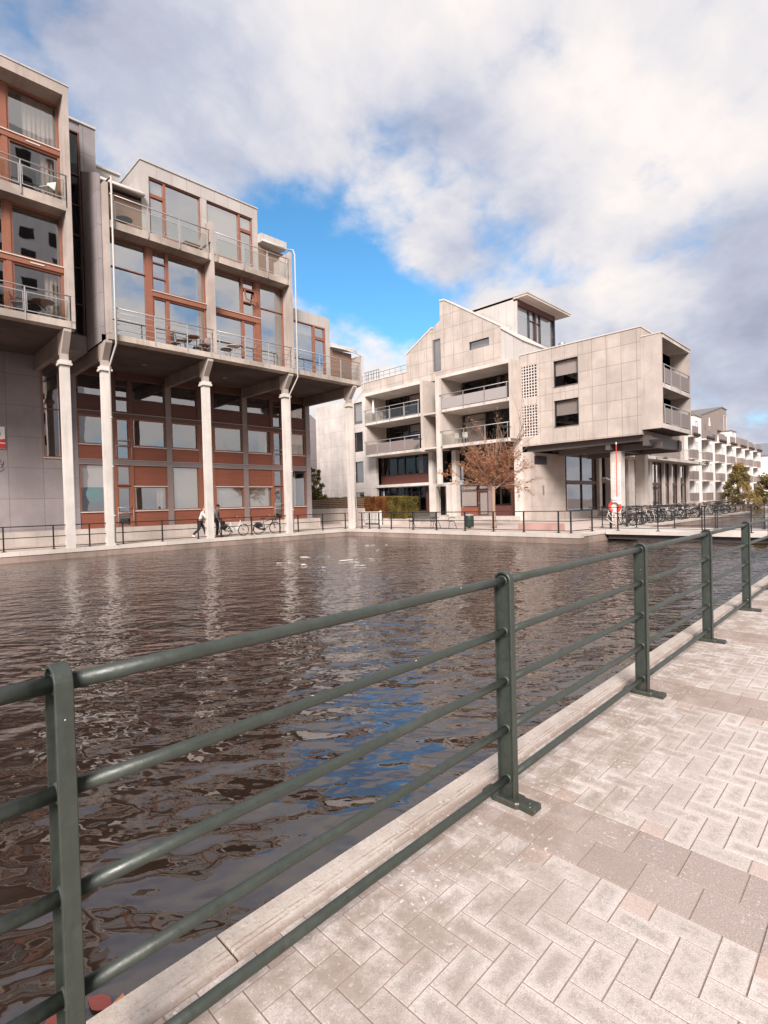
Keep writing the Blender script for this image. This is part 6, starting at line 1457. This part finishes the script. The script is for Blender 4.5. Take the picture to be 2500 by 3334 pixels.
m = MB(); m.tube([(4.75, 30.48, 8.25), (4.75, 30.2, 8.3), (4.85, 29.95, 8.2), (4.95, 29.85, 7.95)], .05, 8); part('lamp_arm', m, 'red_paint', t)
m = MB(); m.lathe((4.95, 29.85, 7.75), [(.12, 0), (.10, .12), (.05, .2)], 12); part('lamp_shade', m, 'red_paint', t)
# foam on the water and floating leaves
random.seed(3)
m = MB()
for (x, y, r) in ((12.37, 16.76, .34), (12.78, 14.29, .42), (10.83, 14.79, .22), (11.79, 12.91, .24), (10.7, 13.51, .13), (10.61, 15.86, .12), (17.7, 18.77, .25), (16.05, 16.46, .16), (12.2, 13.6, .10), (13.4, 14.0, .14), (11.3, 16.2, .08), (18.4, 18.2, .12), (9.9, 14.4, .07), (13.2, 16.3, .07)):
    for j in range(3):
        cx, cy = x + random.gauss(0, r * .45) * 1.0, y - random.gauss(0, r * .45) ; rr = r * random.uniform(.25, .6); n = 9
        off = [random.uniform(.6, 1.25) for _ in range(n)]
        top = [(cx + rr * off[k] * math.cos(2 * math.pi * k / n) * .75 + rr * off[k] * math.sin(2 * math.pi * k / n) * .4, cy + rr * off[k] * math.sin(2 * math.pi * k / n) * .5 - rr * off[k] * math.cos(2 * math.pi * k / n) * .45, ZW + .008) for k in range(n)]
        m.quad(top); m.quad([(p[0], p[1], ZW + .004) for p in top][::-1])
        for k in range(n): m.quad([(top[k][0], top[k][1], ZW + .004), (top[(k + 1) % n][0], top[(k + 1) % n][1], ZW + .004), top[(k + 1) % n], top[k]])
o = bpy.data.objects.new('foam', mesh_of('foam', m, 'white_paint')); COL.objects.link(o); o['kind'] = 'stuff'; o['label'] = 'patches of white foam drifting on the dark water'; o['category'] = 'foam'
plain('leaf_orange', (0.42, 0.16, 0.055), 0.6, 0, .25, 30); plain('leaf_red', (0.20, 0.045, 0.035), 0.6, 0, .25, 30); plain('leaf_yellow', (0.45, 0.27, 0.10), 0.6, 0, .2, 30)
LV = [((.70, 2.29), 'leaf_orange', .9, 'bright orange fallen leaf on the water, nearest to the kerb'), ((.66, 2.37), 'leaf_red', 2.0, 'dark red fallen leaf floating behind the orange one'), ((.60, 2.28), 'leaf_yellow', .2, 'yellow-orange fallen leaf floating next to the railing post'), ((.50, 2.40), 'leaf_red', 1.4, 'red fallen leaf floating left of the railing post'), ((.56, 2.24), 'leaf_orange', 2.7, 'large orange fallen leaf at the lower edge beside the post'), ((.42, 2.33), 'leaf_yellow', 3.4, 'pale yellow fallen leaf furthest left on the water')]
for (x, y), mt, rz, lab in LV:
    m = MB(); L = .05
    out = [(-1.25, 0), (-.95, .32), (-.45, .62), (.1, .70), (.6, .48), (1.0, .2), (1.3, .02), (1.0, -.22), (.55, -.55), (0, -.66), (-.5, -.6), (-.95, -.28)]
    P = [((px_ * math.cos(rz) - py_ * math.sin(rz)) * L + x, (px_ * math.sin(rz) + py_ * math.cos(rz)) * L + y, ZW + .010 + .005 * abs(py_) + .003 * px_ * px_) for px_, py_ in out]
    c = (x, y, ZW + .012)
    for k in range(len(P)): m.quad([c, P[k], P[(k + 1) % len(P)]])
    for k in range(len(P)): m.quad([(c[0], c[1], c[2] - .003), (P[(k + 1) % len(P)][0], P[(k + 1) % len(P)][1], P[(k + 1) % len(P)][2] - .003), (P[k][0], P[k][1], P[k][2] - .003)])
    solo('fallen_leaf', m, mt, lab, 'leaf', 'fallen leaves on the water')
